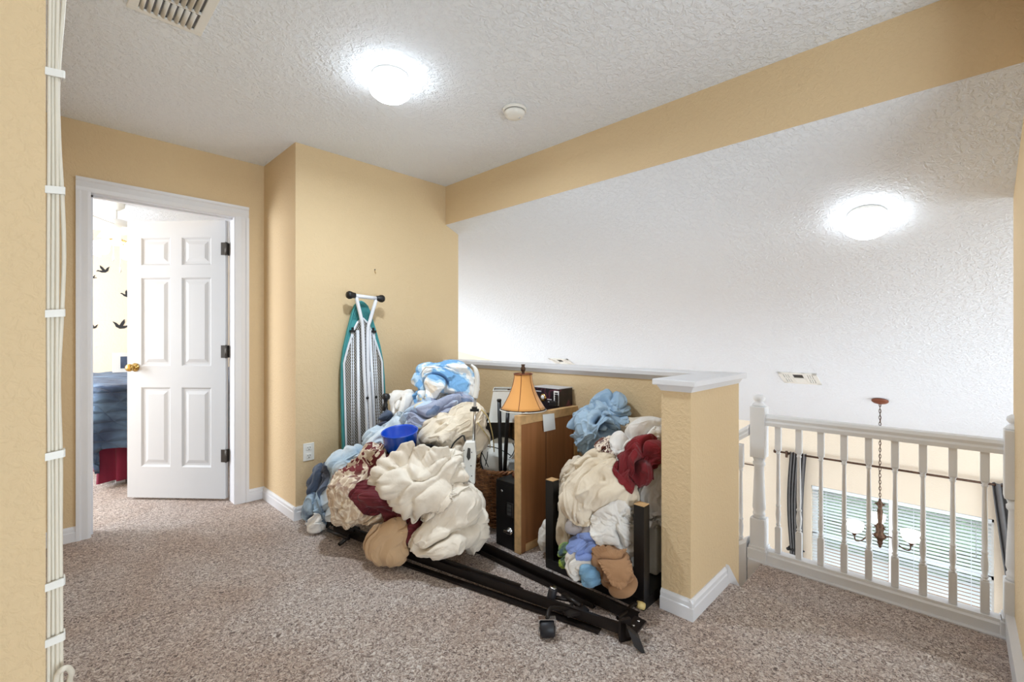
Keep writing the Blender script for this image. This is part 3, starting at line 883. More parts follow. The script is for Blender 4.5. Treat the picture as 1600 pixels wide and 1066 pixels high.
def curtain(yc, wtop, wtie, zb, label, ybias):
    t = thing('curtain', label, 'curtain', (XC, yc, zr), 0, 'grey curtains beside the window')
    nz, ny = 70, 72; vs = []; zt = -1.62
    for i in range(nz + 1):
        z = zr + .02 + (zb - zr - .02) * i / nz
        if z > zt:
            k = (zr - z) / (zr - zt); k = max(0, min(1, k)); wd = wtop + (wtie - wtop) * k ** 2.2; bow = .03 * math.sin(math.pi * k)
        else:
            k = min(1, (zt - z) / .35); wd = wtie + (wtop * .8 - wtie) * k ** .7; bow = 0
        for j in range(ny + 1):
            s = j / ny
            fold = math.sin(s * 2 * math.pi * 5.5 + .6 * math.sin(i * .06)) * .030 * (wd / wtop) ** .5 + math.sin(s * 2 * math.pi * 13 + i * .05) * .006
            vs.append((XC + fold, yc + (s - .5) * wd + ybias * (wtop - wd) * .5 + bow * ybias, z))
    W = ny + 1
    o = MB().add(vs, [(i * W + j, i * W + j + 1, (i + 1) * W + j + 1, (i + 1) * W + j) for i in range(nz) for j in range(ny)], True).build('drape', 'curtain_grey', t)
    o.modifiers.new('thick', 'SOLIDIFY').thickness = .004
    yt = yc + ybias * (wtop - wtie) * .5
    ring = [(XC + .046 * math.cos(a), yt + (wtie / 2 + .012) * math.sin(a), zt + .01 * math.sin(a * 2)) for a in np.linspace(0, 2 * math.pi, 25)]
    MB().tube(ring, .012, 8, cap=False).build('tieback', 'black_plastic', t)
    if ybias > 0:
        MB().lathe([(0, -.02), (.022, 0), (0, .02)], (XC - .06, yt + wtie * .55, zt), (1, 0, 0)).build('tie_knot', 'black_plastic', t)


ca_, cb_ = onx(1236, 712, XC).y, onx(1258, 712, XC).y
curtain((ca_ + cb_) / 2, abs(ca_ - cb_) + .03, .15, -2.72, 'dark grey curtain tied back at the end of the rod near the ball finial', 1)
curtain(-.42, .34, .20, -2.72, 'dark grey curtain tied back beside the end newel post', -1)

# greenery outside
hd = tag(MB().build('hedge', 'leaf_green') if False else MB().add(*(lambda bm: (bmesh.ops.create_icosphere(bm, subdivisions=5, radius=1.0), ([Vector((11.5 + v.co.x * 1.2 * (1 + .25 * mnoise.noise(v.co * 4)), .6 + v.co.y * 5.0, G0 + .2 + v.co.z * 1.55 * (1 + .3 * mnoise.noise(v.co * 9)))) for v in bm.verts], [[v.index for v in f.verts] for f in bm.faces]))[1])(bmesh.new()), True).build('hedge', 'leaf_green'),
         'green hedge outside the dining room window', 'hedge')
struct(MB().box(XF + .3, 30, -20, 20, G0 - .2, G0 - .1).build('ground_lawn', 'lawn'), 'lawn outside the dining room window', 'lawn')

# ------------------------------------------------------------------ chandelier
cx, cyy = 5.81, .56; zt = zv(cx)
ch = thing('chandelier', 'bronze three arm chandelier with frosted bowl shades on a chain', 'chandelier', (cx, cyy, zt))
MB().lathe([(.068, -.004), (.068, .006), (.055, .018), (.025, .028), (.012, .035), (0, .036)], (cx, cyy, zt - .01), VN, 28).build('canopy', 'rust_bronze', ch)
zs = -.42
chn = MB(); z = zt - .03; k = 0
while z > zs:
    e = Vector((1, 0, 0)) if k % 2 else Vector((0, 1, 0))
    ring = [Vector((cx, cyy, z - .018)) + e * (.0085 * math.cos(a)) + Vector((0, 0, .021 * math.sin(a))) for a in np.linspace(0, 2 * math.pi, 11)]
    chn.tube(ring, .0028, 5, cap=False); z -= .032; k += 1
chn.tube(spline([(cx, cyy, zt - .02), (cx + .006, cyy - .006, .2), (cx - .006, cyy + .006, -.1), (cx, cyy, zs)], 8), .002, 5)
chn.build('chain', 'bronze', ch)
MB().lathe([(0, zs + .0), (.010, zs), (.012, zs - .02), (.035, zs - .055), (.018, zs - .075), (.016, zs - .10), (.024, zs - .11), (.020, zs - .20), (.016, zs - .24), (.030, zs - .255), (.036, zs - .29),
            (.026, zs - .33), (.050, zs - .355), (.052, zs - .375), (.030, zs - .395), (.020, zs - .42), (.024, zs - .44), (.010, zs - .46), (.014, zs - .475), (0, zs - .49)][::-1], (cx, cyy, 0), seg=24).build('stem', 'bronze', ch)
leaf_m = MB()
for k in range(6):
    a = k * math.pi / 3; e = Vector((math.cos(a), math.sin(a), 0))
    for zz, rr in ((zs - .06, .03), (zs - .29, .035)):
        q = Vector((cx, cyy, zz))
        leaf_m.tube(spline([q + e * .02, q + e * (.02 + rr * .6) + Vector((0, 0, .012)), q + e * (.02 + rr) + Vector((0, 0, .004))], 4), [.006, .006, .006, .006, .005, .004, .003, .002, .001], 6)
leaf_m.build('leaf_ornament', 'bronze', ch)
away = math.atan2(cyy, cx)
for k in range(3):
    a = away + .12 + k * 2 * math.pi / 3; e = Vector((math.cos(a), math.sin(a), 0)); q = Vector((cx, cyy, zs - .36))
    arm = MB().tube(spline([q + e * .03, q + e * .10 + Vector((0, 0, .01)), q + e * .17 + Vector((0, 0, -.05)), q + e * .235 + Vector((0, 0, -.055)), q + e * .25 + Vector((0, 0, .01))], 6), .006, 8).build('arm', 'bronze', ch)
    c0 = q + e * .25 + Vector((0, 0, .0))
    MB().lathe([(0, 0), (.014, 0), (.018, .012), (.034, .022), (.036, .028), (0, .028)], c0, (0, 0, 1), 20).build('cup', 'bronze', arm)
    MB().lathe([(.030, .026), (.052, .040), (.070, .068), (.078, .100), (.080, .128), (.077, .128), (.074, .100), (.066, .070), (.048, .044), (0, .036)], c0, (0, 0, 1), 28).build('glass_shade', 'chandelier_glass', arm)

# ------------------------------------------------------------------ ironing board
ib = thing('ironing_board', 'folded ironing board with teal cover standing on end against the wall', 'ironing board', (1.575, 2.95, 0))
LEAN = (3.035 - 2.945) / 1.44


def ibp(x, z, off=0.0):
    """point on the underside plane of the board: x across, z up, off towards the viewer"""
    return Vector((1.577 + x, 2.94 + LEAN * z - off, z))


def half_w(z):
    t = (1.44 - z)
    if t < 0: return 0
    pts_ = [(0, 0), (.01, .025), (.035, .050), (.09, .072), (.20, .105), (.32, .138), (.44, .158), (.60, .166), (1.44, .166)]
    for (a, wa), (b_, wb_) in zip(pts_[:-1], pts_[1:]):
        if t <= b_: return wa + (wb_ - wa) * (t - a) / (b_ - a)
    return .166


zz_ = [1.44, 1.432, 1.42, 1.405, 1.38, 1.35, 1.30, 1.24, 1.18, 1.12, 1.06, 1.0, .9, .75, .55, .35, .16, .11, .08, .065]
hw_ = [half_w(z) if z > .12 else .166 - (.12 - z) * .9 for z in zz_]
ol = [(-w, z) for w, z in zip(hw_, zz_)] + [(w, z) for w, z in list(zip(hw_, zz_))[::-1]]
cvv = MB(); n_ = len(ol); vs = []
for off, ins in ((.004, .016), (.012, .006), (.010, 0), (-.010, 0), (-.018, .008)):
    for x, z in ol:
        s = max(0.0, 1 - ins / max(abs(x), .02)); vs.append(ibp(x * s, z - (ins if z > 1.40 else 0) * .7, off))
fs = [(r * n_ + k, r * n_ + (k + 1) % n_, (r + 1) * n_ + (k + 1) % n_, (r + 1) * n_ + k) for r in range(4) for k in range(n_)] + [tuple(range(4 * n_, 5 * n_)), tuple(range(n_))[::-1]]
cvv.add(vs, fs, False).build('cover', 'teal_cover', ib)
# gathered pleats of the cover at the nose
pl = MB()
for k in range(11):
    x = -.05 + .01 * k
    pl.tube([ibp(x * .75, 1.415 - abs(x) * .4, .012), ibp(x, 1.36, .013), ibp(x * 1.35, 1.305, .010)], [.0015, .0035, .002], 6)
pl.build('pleats', 'teal_cover', ib)


def deck_w(z):
    t = 1.315 - z
    return max(0, min(.143, math.sqrt(max(0, t)) * .19 + t * .12))


rim = [ibp(-deck_w(z), z, .012) for z in np.linspace(.10, 1.315, 40)] + [ibp(deck_w(z), z, .012) for z in np.linspace(1.314, .10, 40)]
MB().tube(rim, .0075, 8).build('deck_rim', 'white_metal', ib)
pz = list(np.linspace(.10, 1.312, 30))
MB().add([ibp(-deck_w(z), z, .0055) for z in pz] + [ibp(deck_w(z), z, .0055) for z in pz], [(i, i + 1, 31 + i, 30 + i) for i in range(29)]).build('deck_pad', 'deck_pad', ib)
dm = MB(); cw, chh = .0145, .021
for s in (1, -1):
    z0 = .10 - .3
    while z0 < 1.32:
        x = -.145; z = z0 if s > 0 else z0 + .29 * chh / cw
        pp = []
        for i in range(21):
            xx = -.145 + i * cw; zz = z0 + (i if s > 0 else 20 - i) * chh
            pp.append((xx, zz))
        for (xa, za), (xb_, zb_) in zip(pp[:-1], pp[1:]):
            if .1 < za < 1.31 and .1 < zb_ < 1.31 and abs(xa) < deck_w(za) and abs(xb_) < deck_w(zb_):
                a, b_ = ibp(xa, za, .008), ibp(xb_, zb_, .008); w = Vector((0, 0, .0030))
                dm.add([a - w, b_ - w, b_ + w, a + w], [(0, 1, 2, 3)])
        z0 += chh * 1.0
o = dm.build('mesh_deck', 'deck_metal', ib); o['kind'] = 'stuff'
# legs: T foot at the top, splayed tubes running down the deck
zt_ = 1.462
MB().tube([ibp(-.098, zt_ + .004, .075), ibp(.098, zt_ - .006, .075)], .0135, 14).build('foot_bar', 'white_metal', ib)
for s in (-1, 1):
    MB().lathe([(.014, -.02), (.018, -.018), (.020, 0), (.026, .012), (.027, .028), (.020, .040), (0, .043)], ibp(s * .098, zt_ - s * .005, .075), (s, 0, 0), 20).build('foot_cap', 'black_plastic', ib)
MB().tube(spline([ibp(-.070, 1.455, .072), ibp(-.030, 1.31, .055), ibp(-.016, 1.22, .045), ibp(-.010, .95, .036), ibp(.0, .70, .030), ibp(.004, .2, .030)], 8), .0125, 12).build('leg', 'white_metal', ib)
MB().tube(spline([ibp(.080, 1.450, .072), ibp(.040, 1.31, .055), ibp(.022, 1.22, .045), ibp(.020, .95, .036), ibp(.020, .70, .050), ibp(.022, .2, .050)], 8), .0125, 12).build('leg', 'white_metal', ib)
for s, xx in ((-1, -.052), (1, .062)):
    MB().tube([ibp(xx * .8, 1.23, .022), ibp(xx, .7, .022), ibp(xx * 1.0, .16, .022)], .011, 12).build('leg', 'white_metal', ib)
    MB().tube([ibp(s * .075, 1.215, .020), ibp(s * .096, .25, .020)], .0035, 8).build('height_rod', 'white_metal', ib)
    MB().tube([ibp(s * .088, 1.215, .020), ibp(s * .112, .25, .020)], .0035, 8).build('height_rod', 'white_metal', ib)
    MB().obox(ibp(s * .080, 1.222, .022), (.016, 0, 0), (0, .010, 0), (0, 0, .008)).obox(ibp(s * .078, 1.237, .022), (.006, 0, 0), (0, .006, 0), (0, 0, .012)).build('rod_bracket', 'black_plastic', ib)
for xx in (-.006, .068):
    MB().lathe([(0, 0), (.010, 0), (.010, .004), (0, .005)], ibp(xx * .9 + .004, .76, .052), (0, -1, 0), 14).build('pivot_cap', 'black_plastic', ib)
MB().tube(spline([ibp(.002, .78, .05), ibp(.02, .86, .052), ibp(.028, .94, .05)], 5), .003, 6).build('release_wire', 'white_metal', ib)
MB().bbox(1.577 - .10, 1.577 + .10, 2.93, 2.99, 0, .07, .008).build('tail_foot', 'white_metal', ib)

# ------------------------------------------------------------------ upturned side table
TX0, TX1, TY0, TY1 = 1.80, 2.335, 0.965, 1.515
tb = thing('side_table', 'black square side table lying upside down with its legs in the air', 'table', ((TX0 + TX1) / 2, (TY0 + TY1) / 2, 0))
MB().bbox(TX0, TX1, TY0, TY1, 0.001, .05, .003).build('tabletop', 'black_paint', tb)
for x in (TX0, TX1 - .05):
    for y in (TY0, TY1 - .05):
        lg = MB().bbox(x, x + .05, y, y + .05, .049, .449, .002).build('leg', 'black_paint', tb)
        MB().box(x + .001, x + .049, y + .001, y + .049, .4485, .4515).build('leg_end', 'raw_wood', lg)['label'] = 'bare wood end of the table leg'

# ------------------------------------------------------------------ framed hardboard panel
pn = thing('hardboard_panel', 'brown hardboard panel in a wooden frame standing against the half wall', 'panel', (2.07, 1.72, 0))
PX0, PX1, PY0, PY1, PZ = 1.806, 2.335, 1.70, 1.742, .752
MB().box(PX0 + .02, PX1 - .005, PY0 + .010, PY0 + .016, .02, PZ - .02).build('back_sheet', 'hardboard', pn)
MB().bbox(PX0, PX0 + .012, PY0, PY1, .001, PZ, .002).build('frame_stile', 'raw_wood', pn)
MB().bbox(PX0 + .0122, PX0 + .05, PY0 + .002, PY1, .001, PZ - .0502, .002).build('frame_stile', 'hardboard', pn)
MB().bbox(PX1 - .032, PX1, PY0, PY1, .001, PZ, .002).build('frame_stile', 'raw_wood', pn)
MB().bbox(PX0 + .0122, PX1 - .0315, PY0 + .001, PY1, PZ - .05, PZ - .0005, .002).build('frame_rail', 'raw_wood', pn)
MB().bbox(PX0 + .0502, PX1 - .0315, PY0 + .001, PY1, .001, .04, .002).build('frame_rail', 'raw_wood', pn)
MB().box(2.035, 2.037, PY0 + .0085, PY0 + .0102, .04, PZ - .05).build('seam', 'slot_dark', pn)
tg = [ony(u, v, PY0 - .003) for u, v in ((848, 648), (866, 646), (868, 671), (850, 675))]
tag(MB().prism([(p.x, p.y, p.z) for p in tg], (0, .0008, 0)).build('paper_tag', 'paper'), 'white paper tag pinned to the hardboard panel', 'paper')

# ------------------------------------------------------------------ black safe with keypad
sf = thing('safe', 'narrow black steel safe with grey keypad and chrome knob', 'safe', (1.96, 1.82, 0))
SX, SY0, SY1, SZ = 1.812, 1.748, 1.893, .372
MB().bbox(SX, SX + .28, SY0, SY1, 0.001, SZ, .004).build('body', 'black_paint', sf)
MB().box(SX - .003, SX, SY0 + .012, SY1 - .012, .015, SZ - .02).build('door', 'black_paint', sf)
kp = onx(797, 797, SX - .004); kd = onx(797, 830, SX - .004); kb = onx(784, 767, SX - .004)
k_ = MB().bbox(SX - .008, SX - .002, kp.y - .024, kp.y + .024, kp.z - .04, kp.z + .04, .003).build('keypad', 'plastic_grey', sf)
k_.data.materials[0] = MATS['hinge_steel']
MB().box(SX - .0095, SX - .0075, kp.y - .020, kp.y + .020, kp.z - .035, kp.z + .035).build('key_panel', 'black_plastic', k_)
for i in range(3):
    MB().box(SX - .0105, SX - .009, kp.y - .016, kp.y + .016, kp.z - .029 + .022 * i, kp.z - .013 + .022 * i).build('key_row', 'slot_dark', k_)
MB().lathe([(0, 0), (.020, 0), (.020, .006), (.012, .008), (.012, .022), (0, .024)], (SX - .003, kd.y, kd.z), (-1, 0, 0), 20).bbox(SX - .03, SX - .018, kd.y - .028, kd.y + .028, kd.z - .007, kd.z + .007, .003).build('knob', 'chrome', sf)
MB().lathe([(0, 0), (.008, 0), (.008, .004), (0, .005)], (SX - .003, kb.y, kb.z), (-1, 0, 0), 14).build('badge', 'chrome', sf)

# ------------------------------------------------------------------ table lamp on the safe
lx, ly = 1.952, 1.812
lp = thing('table_lamp', 'table lamp with orange bell shade and dark finial standing on the safe', 'lamp', (lx, ly, SZ))
MB().lathe([(0, SZ), (.062, SZ), (.064, SZ + .012), (.045, SZ + .022), (.018, SZ + .035), (.022, SZ + .07), (.034, SZ + .12), (.030, SZ + .17), (.014, SZ + .21), (.012, SZ + .26), (.016, SZ + .28), (.010, SZ + .30), (.009, .80), (.007, .965), (0, .966)], (lx, ly, 0), seg=24).build('base', 'rust_bronze', lp)
zT, zB = .965, .767
prof = [(.052 + .080 * (t ** 1.75), zT - (zT - zB) * t) for t in np.linspace(0, 1, 14)]
sh = MB(); sg = 48; vs = []
for r, z in prof:
    for k in range(sg):
        a = 2 * math.pi * k / sg; ph = (a % (math.pi / 3)) / (math.pi / 3) - .5
        rr = r * (1 - .035 * (1 - (2 * ph) ** 2)); vs.append((lx + rr * math.cos(a + .55), ly + rr * math.sin(a + .55), z))
sh.add(vs, [(i * sg + k, i * sg + (k + 1) % sg, (i + 1) * sg + (k + 1) % sg, (i + 1) * sg + k) for i in range(13) for k in range(sg)], True)
so = sh.build('lamp_shade', 'amber_shade', lp)
so.modifiers.new('thick', 'SOLIDIFY').thickness = .0015
sm_ = MB()
for k in range(6):
    a = k * math.pi / 3 + .55
    sm_.tube([(lx + (r + .0015) * math.cos(a), ly + (r + .0015) * math.sin(a), z) for r, z in prof], .0014, 6)
sm_.build('seam', 'rust_bronze', so)
for z, r, h, mt in ((zT + .002, .053, .006, 'rust_bronze'), (zB - .001, .1325, .003, 'black_plastic'), (zB - .008, .134, .004, 'white_shade')):
    MB().tube([(lx + r * math.cos(a), ly + r * math.sin(a), z) for a in np.linspace(0, 2 * math.pi, 49)], h * .6, 8, cap=False).build('trim_band', mt, so)
MB().tube([(lx - .05, ly, zT - .004), (lx + .05, ly, zT - .004)], .002, 6).tube([(lx, ly - .05, zT - .004), (lx, ly + .05, zT - .004)], .002, 6).build('spider', 'bronze', lp)
MB().lathe([(.008, 0), (.010, .006), (.007, .010), (.013, .02), (.015, .032), (.010, .044), (.008, .048), (.012, .052), (.012, .056), (0, .058)], (lx, ly, zT), (0, 0, 1), 18).build('finial', 'bronze', lp)

# ------------------------------------------------------------------ boxes behind the panel
cb = thing('cardboard_box', 'plain brown cardboard box behind the hardboard panel', 'box', (2.23, 1.85, 0))
MB().bbox(2.18, 2.335, 1.746, 1.90, 0.001, .655, .003).build('carton', 'cardboard', cb)
MB().box(2.1792, 2.18, 1.80, 1.84, .3, .655).build('tape', 'raw_wood', cb)
m, N, L, b = new_mat('dark_print')
b.inputs['Roughness'].default_value = .3
cc = tex_coord(N, L); r = ramp(N, [(0, srgb(24, 14, 22)), (.5, srgb(30, 16, 26)), (.56, srgb(82, 34, 52)), (.62, srgb(26, 18, 22)), (.74, srgb(120, 110, 108))], 'CONSTANT')
L.new(noise_node(N, L, cc, 9, 2, .5, .3), r.inputs[0]); L.new(r.outputs[0], b.inputs['Base Color'])
gb = thing('product_box', 'dark purple printed product box with white end panel behind the lamp', 'box', (2.27, 1.85, .656))
GX = 2.205
MB().bbox(GX, 2.338, 1.746, 1.965, .657, .862, .002).build('carton', 'dark_print', gb)
MB().box(GX - .0015, GX - .0002, 1.748, 1.788, .76, .850).build('end_label', 'paper', gb)
for i in range(4):
    MB().box(GX - .0022, GX - .0016, 1.756, 1.780, .79 + .014 * i, .798 + .014 * i).build('print_line', 'slot_dark', gb)
MB().lathe([(0, 0), (.024, 0), (.024, .0006), (0, .0006)], (GX - .0005, 1.875, .80), (-1, 0, 0), 20).build('round_print', 'brass', gb)
MB().lathe([(0, .0007), (.014, .0007), (.014, .0011), (0, .0011)], (GX - .0005, 1.878, .802), (-1, 0, 0), 20).build('round_print', 'paper', gb)
for i, (ya, yb, za) in enumerate(((1.805, 1.84, .79), (1.805, 1.835, .775), (1.89, 1.955, .835))):
    MB().box(GX - .0012, GX - .0004, ya, yb, za, za + .006).build('print_line', 'plastic_grey', gb)
MB().box(GX - .004, 2.339, 1.744, 1.967, .8615, .866).build('lid', 'plastic_grey', gb)
tag(MB().bbox(2.19, 2.20, 1.7485, 1.768, .765, .83, .003).bbox(2.172, 2.20, 1.75, 1.80, .7555, .79, .006).build('webcam', 'black_plastic'), 'small black gadget leaning on the printed box', 'gadget')

ws = thing('white_lampshade', 'white tapered square lampshade behind the orange lamp', 'lampshade', (2.155, 2.13, .02))
c = Vector((2.155, 2.13, 0)); ex = Vector((SA, -CA, 0)); ey = Vector((CA, SA, 0)); o_ = MB(); vs = []
for z, hw in ((.640, .130), (.840, .098)):
    vs += [c + ex * sx * hw + ey * sy * hw + Vector((0, 0, z)) for sx, sy in ((-1, -1), (1, -1), (1, 1), (-1, 1))]
oo = o_.add(vs, [(0, 1, 5, 4), (1, 2, 6, 5), (2, 3, 7, 6), (3, 0, 4, 7)]).build('shade', 'white_shade', ws)
oo.modifiers.new('thick', 'SOLIDIFY').thickness = .002
for z, hw in ((.642, .131), (.838, .0995)):
    ring = [c + ex * sx * hw + ey * sy * hw + Vector((0, 0, z)) for sx, sy in ((-1, -1), (1, -1), (1, 1), (-1, 1), (-1, -1))]
    MB().tube(ring, .003, 6).build('edge_band', 'white_shade', oo)
MB().tube([c + Vector((0, 0, .03)), c + Vector((0, 0, .84))], .008, 8).tube([c + ex * .098 + Vector((0, 0, .836)), c - ex * .098 + Vector((0, 0, .84))], .002, 6).lathe([(0, .014), (.05, .014), (.05, .03), (.012, .05)], c).build('harp_stem', 'bronze', ws)

# ------------------------------------------------------------------ wicker basket and what stands in it
bx, by = 2.085, 2.115
bk = thing('wicker_basket', 'round brown wicker basket full of cords beside the safe', 'basket', (bx, by, 0))
wv = MB(); nst = 28


def brad(z): return .150 + .055 * (z / .36)


for k in range(nst):
    a = 2 * math.pi * k / nst
    wv.tube([(bx + brad(z) * math.cos(a), by + brad(z) * math.sin(a), z) for z in (.005, .12, .24, .355)], .004, 6)
for rw in range(30):
    z = .008 + rw * .0118
    ring = []
    for i in range(nst * 4 + 1):
        a = 2 * math.pi * i / (nst * 4)
        r = brad(z) + .0055 * math.cos(a * nst / 2 + math.pi * (rw % 2))
        ring.append((bx + r * math.cos(a), by + r * math.sin(a), z))
    wv.tube(ring, .0052, 6, cap=False)
o = wv.build('weave', 'wicker', bk); o['kind'] = 'stuff'
for s in (0, math.pi):
    ring = []
    for i in range(181):
        a = 2 * math.pi * i / 180
        r = brad(.36) + .006 * math.cos(a * 22 + s); ring.append((bx + r * math.cos(a), by + r * math.sin(a), .360 + .006 * math.sin(a * 22 + s)))
    MB().tube(ring, .0075, 7, cap=False).build('rim_braid', 'wicker', bk)
MB().lathe([(0, .012), (.15, .012)], (bx, by, 0), seg=28).build('bottom', 'wicker', bk)
# round white lampshade lying in the basket
dr = thing('drum_lampshade', 'round white shade with dark wire rim lying in the basket', 'lampshade', (bx - .02, by, .3))
q = Vector((2.045, 2.075, .415)); an = (Vector((-CA, -SA, .55))).normalized()
MB().lathe([(0, .0), (.06, .006), (.11, .0), (.138, -.02), (.142, -.045)], q, an, 36).build('shade', 'white_shade', dr)
MB().lathe([(.136, -.022), (.142, -.018), (.146, -.022), (.142, -.028), (.136, -.022)], q, an, 36).build('rim_wire', 'black_plastic', dr)
# folded black tripod
tp = thing('tripod', 'folded black tripod with two long legs standing in the basket', 'tripod', (bx - .06, by - .09, .1))
for a_, e_ in ((atd(780, 627, 2.78), Vector((1.990, 2.027, .03))), (atd(794, 634, 2.85), Vector((1.995, 2.030, .03)))):
    lg = MB().tube([a_, a_ + (e_ - a_) * .55, e_], [.0125, .0125, .0130], 10).build('leg', 'black_plastic', tp)
    MB().lathe([(.013, 0), (.015, .004), (.013, .012), (0, .014)], a_, (a_ - e_).normalized(), 12).build('tip', 'black_plastic', lg)
MB().obox((1.988, 2.014, .33), RV * .026, FV * .020, UV * .010).build('clamp', 'black_plastic', tp)
# clear storage box on top of the basket contents
cs = thing('clear_box', 'small clear plastic box resting on the basket rim', 'plastic box', tuple(atd(806, 730, 2.81)))
c = atd(806, 727, 2.81); c.z = .398
MB().obox(c, RV * .042, FV * .03, UV * .022).build('tub', 'clear_plastic', cs)
MB().obox(c + UV * .024, RV * .045, FV * .033, UV * .003).build('lid', 'clear_plastic', cs)
MB().obox(c - UV * .008, RV * .036, FV * .024, UV * .010).build('contents', 'slot_dark', cs)
# loose cords
def cord(name, pts, dep, r, mat, label, cat='cord'):
    P = [atd(p[0], p[1], p[2] if len(p) > 2 else dep) for p in pts]
    return tag(MB().tube(spline(P, 7), r, 7).build(name, mat), label, cat, 'loose cords around the basket')


plain('cord_yellow', srgb(214, 190, 128), .5)
cord('power_cord', [(752, 640, 2.60), (762, 652, 2.62), (768, 672, 2.68), (771, 690, 2.76), (772, 706, 2.84)], 2.66, .0035, 'cord_yellow', 'pale yellow cord arching into the basket')
cord('power_cord', [(746, 660, 2.56), (756, 674, 2.60), (764, 686, 2.70), (766, 700, 2.83)], 2.66, .003, 'cord_yellow', 'thin straight yellow cord running into the basket')
cord('power_cord', [(743, 726, 2.76), (747, 706, 2.80), (757, 698, 2.865), (775, 700, 2.885), (790, 707, 2.885), (798, 712, 2.88)], 2.88, .003, 'black_plastic', 'black cord curving over the round white shade')
cord('power_cord', [(752, 706, 2.85), (757, 716, 2.835), (763, 730, 2.805)], 2.85, .0028, 'black_plastic', 'short black cord dropping across the round white shade')
cord('power_cord', [(762, 706, 2.865), (761, 716, 2.845), (758, 728, 2.81)], 2.85, .0028, 'black_plastic', 'straight black cord dropping across the round white shade')
cord('power_cord', [(801, 692, 2.93), (804, 701, 2.92), (801, 710, 2.895), (796, 716, 2.87)], 2.88, .003, 'black_plastic', 'black cord hooking beside the tripod')
# black case behind
tag(MB().bbox(2.262, 2.333, 2.26, 2.52, .001, .62, .012).build('black_case', 'black_plastic'), 'black case standing behind the basket and cords', 'case')

# ------------------------------------------------------------------ steam mop
mp_ = thing('steam_mop', 'white and grey steam mop with curved handle leaning on the pile', 'steam mop', (1.700, 2.025, 0))
DM = 2.50
top = atd(746, 606, DM)
h_ = MB()
hp = [atd(u, v, DM) for u, v in ((736, 570), (742, 576), (745, 585), (746, 598), (744.5, 612), (742.5, 622))]
sp = spline(hp, 6)
h_.tube(sp, [.005 + .009 * math.sin(min(1, i / 14) * math.pi / 2) for i in range(len(sp))], 12)
h_.build('handle', 'plastic_white', mp_)
MB().tube([atd(742.5, 618, DM), atd(740, 692, DM)], .0075, 12).build('pole', 'chrome', mp_)
MB().obox(atd(741.5, 641, DM), RV * .024, FV * .012, UV * .006).obox(atd(741.5, 638, DM), RV * .014, FV * .012, UV * .008).build('cord_hook', 'black_plastic', mp_)
out_ = [(723, 700), (727, 691), (742, 690), (744, 712), (742, 740), (742, 757), (737, 757), (732, 750), (722, 746), (719, 735), (724, 722)]
hole = [(731, 700), (735, 701), (735, 716), (732, 720), (729, 714)]
bo = MB().prism([atd(u, v, DM - .025) for u, v in out_], FV * .05).build('body', 'plastic_white', mp_)
md = bo.modifiers.new('round', 'BEVEL'); md.width = .006; md.segments = 3
MB().prism([atd(u, v, DM - .027) for u, v in hole], FV * .004).build('grip_slot', 'slot_dark', mp_)
for u, v in ((725, 704), (737, 707), (736, 728), (726, 730), (737, 744)):
    MB().lathe([(0, 0), (.003, 0), (.003, .002), (0, .002)], atd(u, v, DM - .026), -FV, 8).build('screw', 'slot_dark', mp_)
MB().bbox(-.05, .05, -.035, .035, 0, .03, .01).build('floor_head', 'plastic_grey', mp_, loc=(0, 0, .002))
MB().tube([atd(738, 752, DM), Vector(mp_.location) + Vector((0, 0, .03))], .012, 10).build('neck', 'plastic_grey', mp_)
MB().tube(spline([atd(u, v, DM - .04) for u, v in ((703, 716), (704, 704), (709, 693), (717, 685), (724, 681), (727, 690))], 6), .0045, 8).build('cord', 'black_plastic', mp_)

# ------------------------------------------------------------------ steel bed frame folded on the floor
bf = thing('folding_bed_base', 'folded black steel bed frame with casters lying on the carpet', 'bed frame', (1.5, 1.3, 0))


def rail(p0, p1, w, h, z0=0.004, th=.004, lip=1):
    p0, p1 = Vector(p0), Vector(p1); d_ = (p1 - p0).normalized(); nn_ = Vector((-d_.y, d_.x, 0)) * lip
    # angle section: foot flange, web, small rolled lip
    sec = [(0, 0), (w, 0), (w, th), (th, th), (th, h - th), (w * .35, h - th), (w * .35, h), (0, h)]
    return MB().prism([p0 + nn_ * a + Vector((0, 0, z0 + b_)) for a, b_ in sec], p1 - p0)


A0, A1 = Vector((1.21, 2.66, 0)), Vector((1.575, .905, 0))
B0, B1 = Vector((1.675, 1.92, 0)), Vector((1.685, .93, 0))
dA = (A1 - A0).normalized(); nA = Vector((-dA.y, dA.x, 0)); dB = (B1 - B0).normalized(); nB = Vector((-dB.y, dB.x, 0))
rail(A0, A1, .038, .040, .022).build('side_rail', 'black_steel', bf)
rail(A0 + nA * -.045 + dA * .55, A1 + nA * -.02 - dA * .12, .040, .012).build('cross_rail', 'black_steel', bf)
rail(A0 + nA * .012 + dA * .1, A1 + nA * .012 - dA * .5, .03, .03, .045).build('cross_rail', 'black_steel', bf)
rail(B0, B1, .042, .046, .012).build('side_rail', 'black_steel', bf)
rail(B0 + nB * -.022, B1 + nB * -.022 - dB * .2, .020, .022).build('cross_rail', 'black_steel', bf)
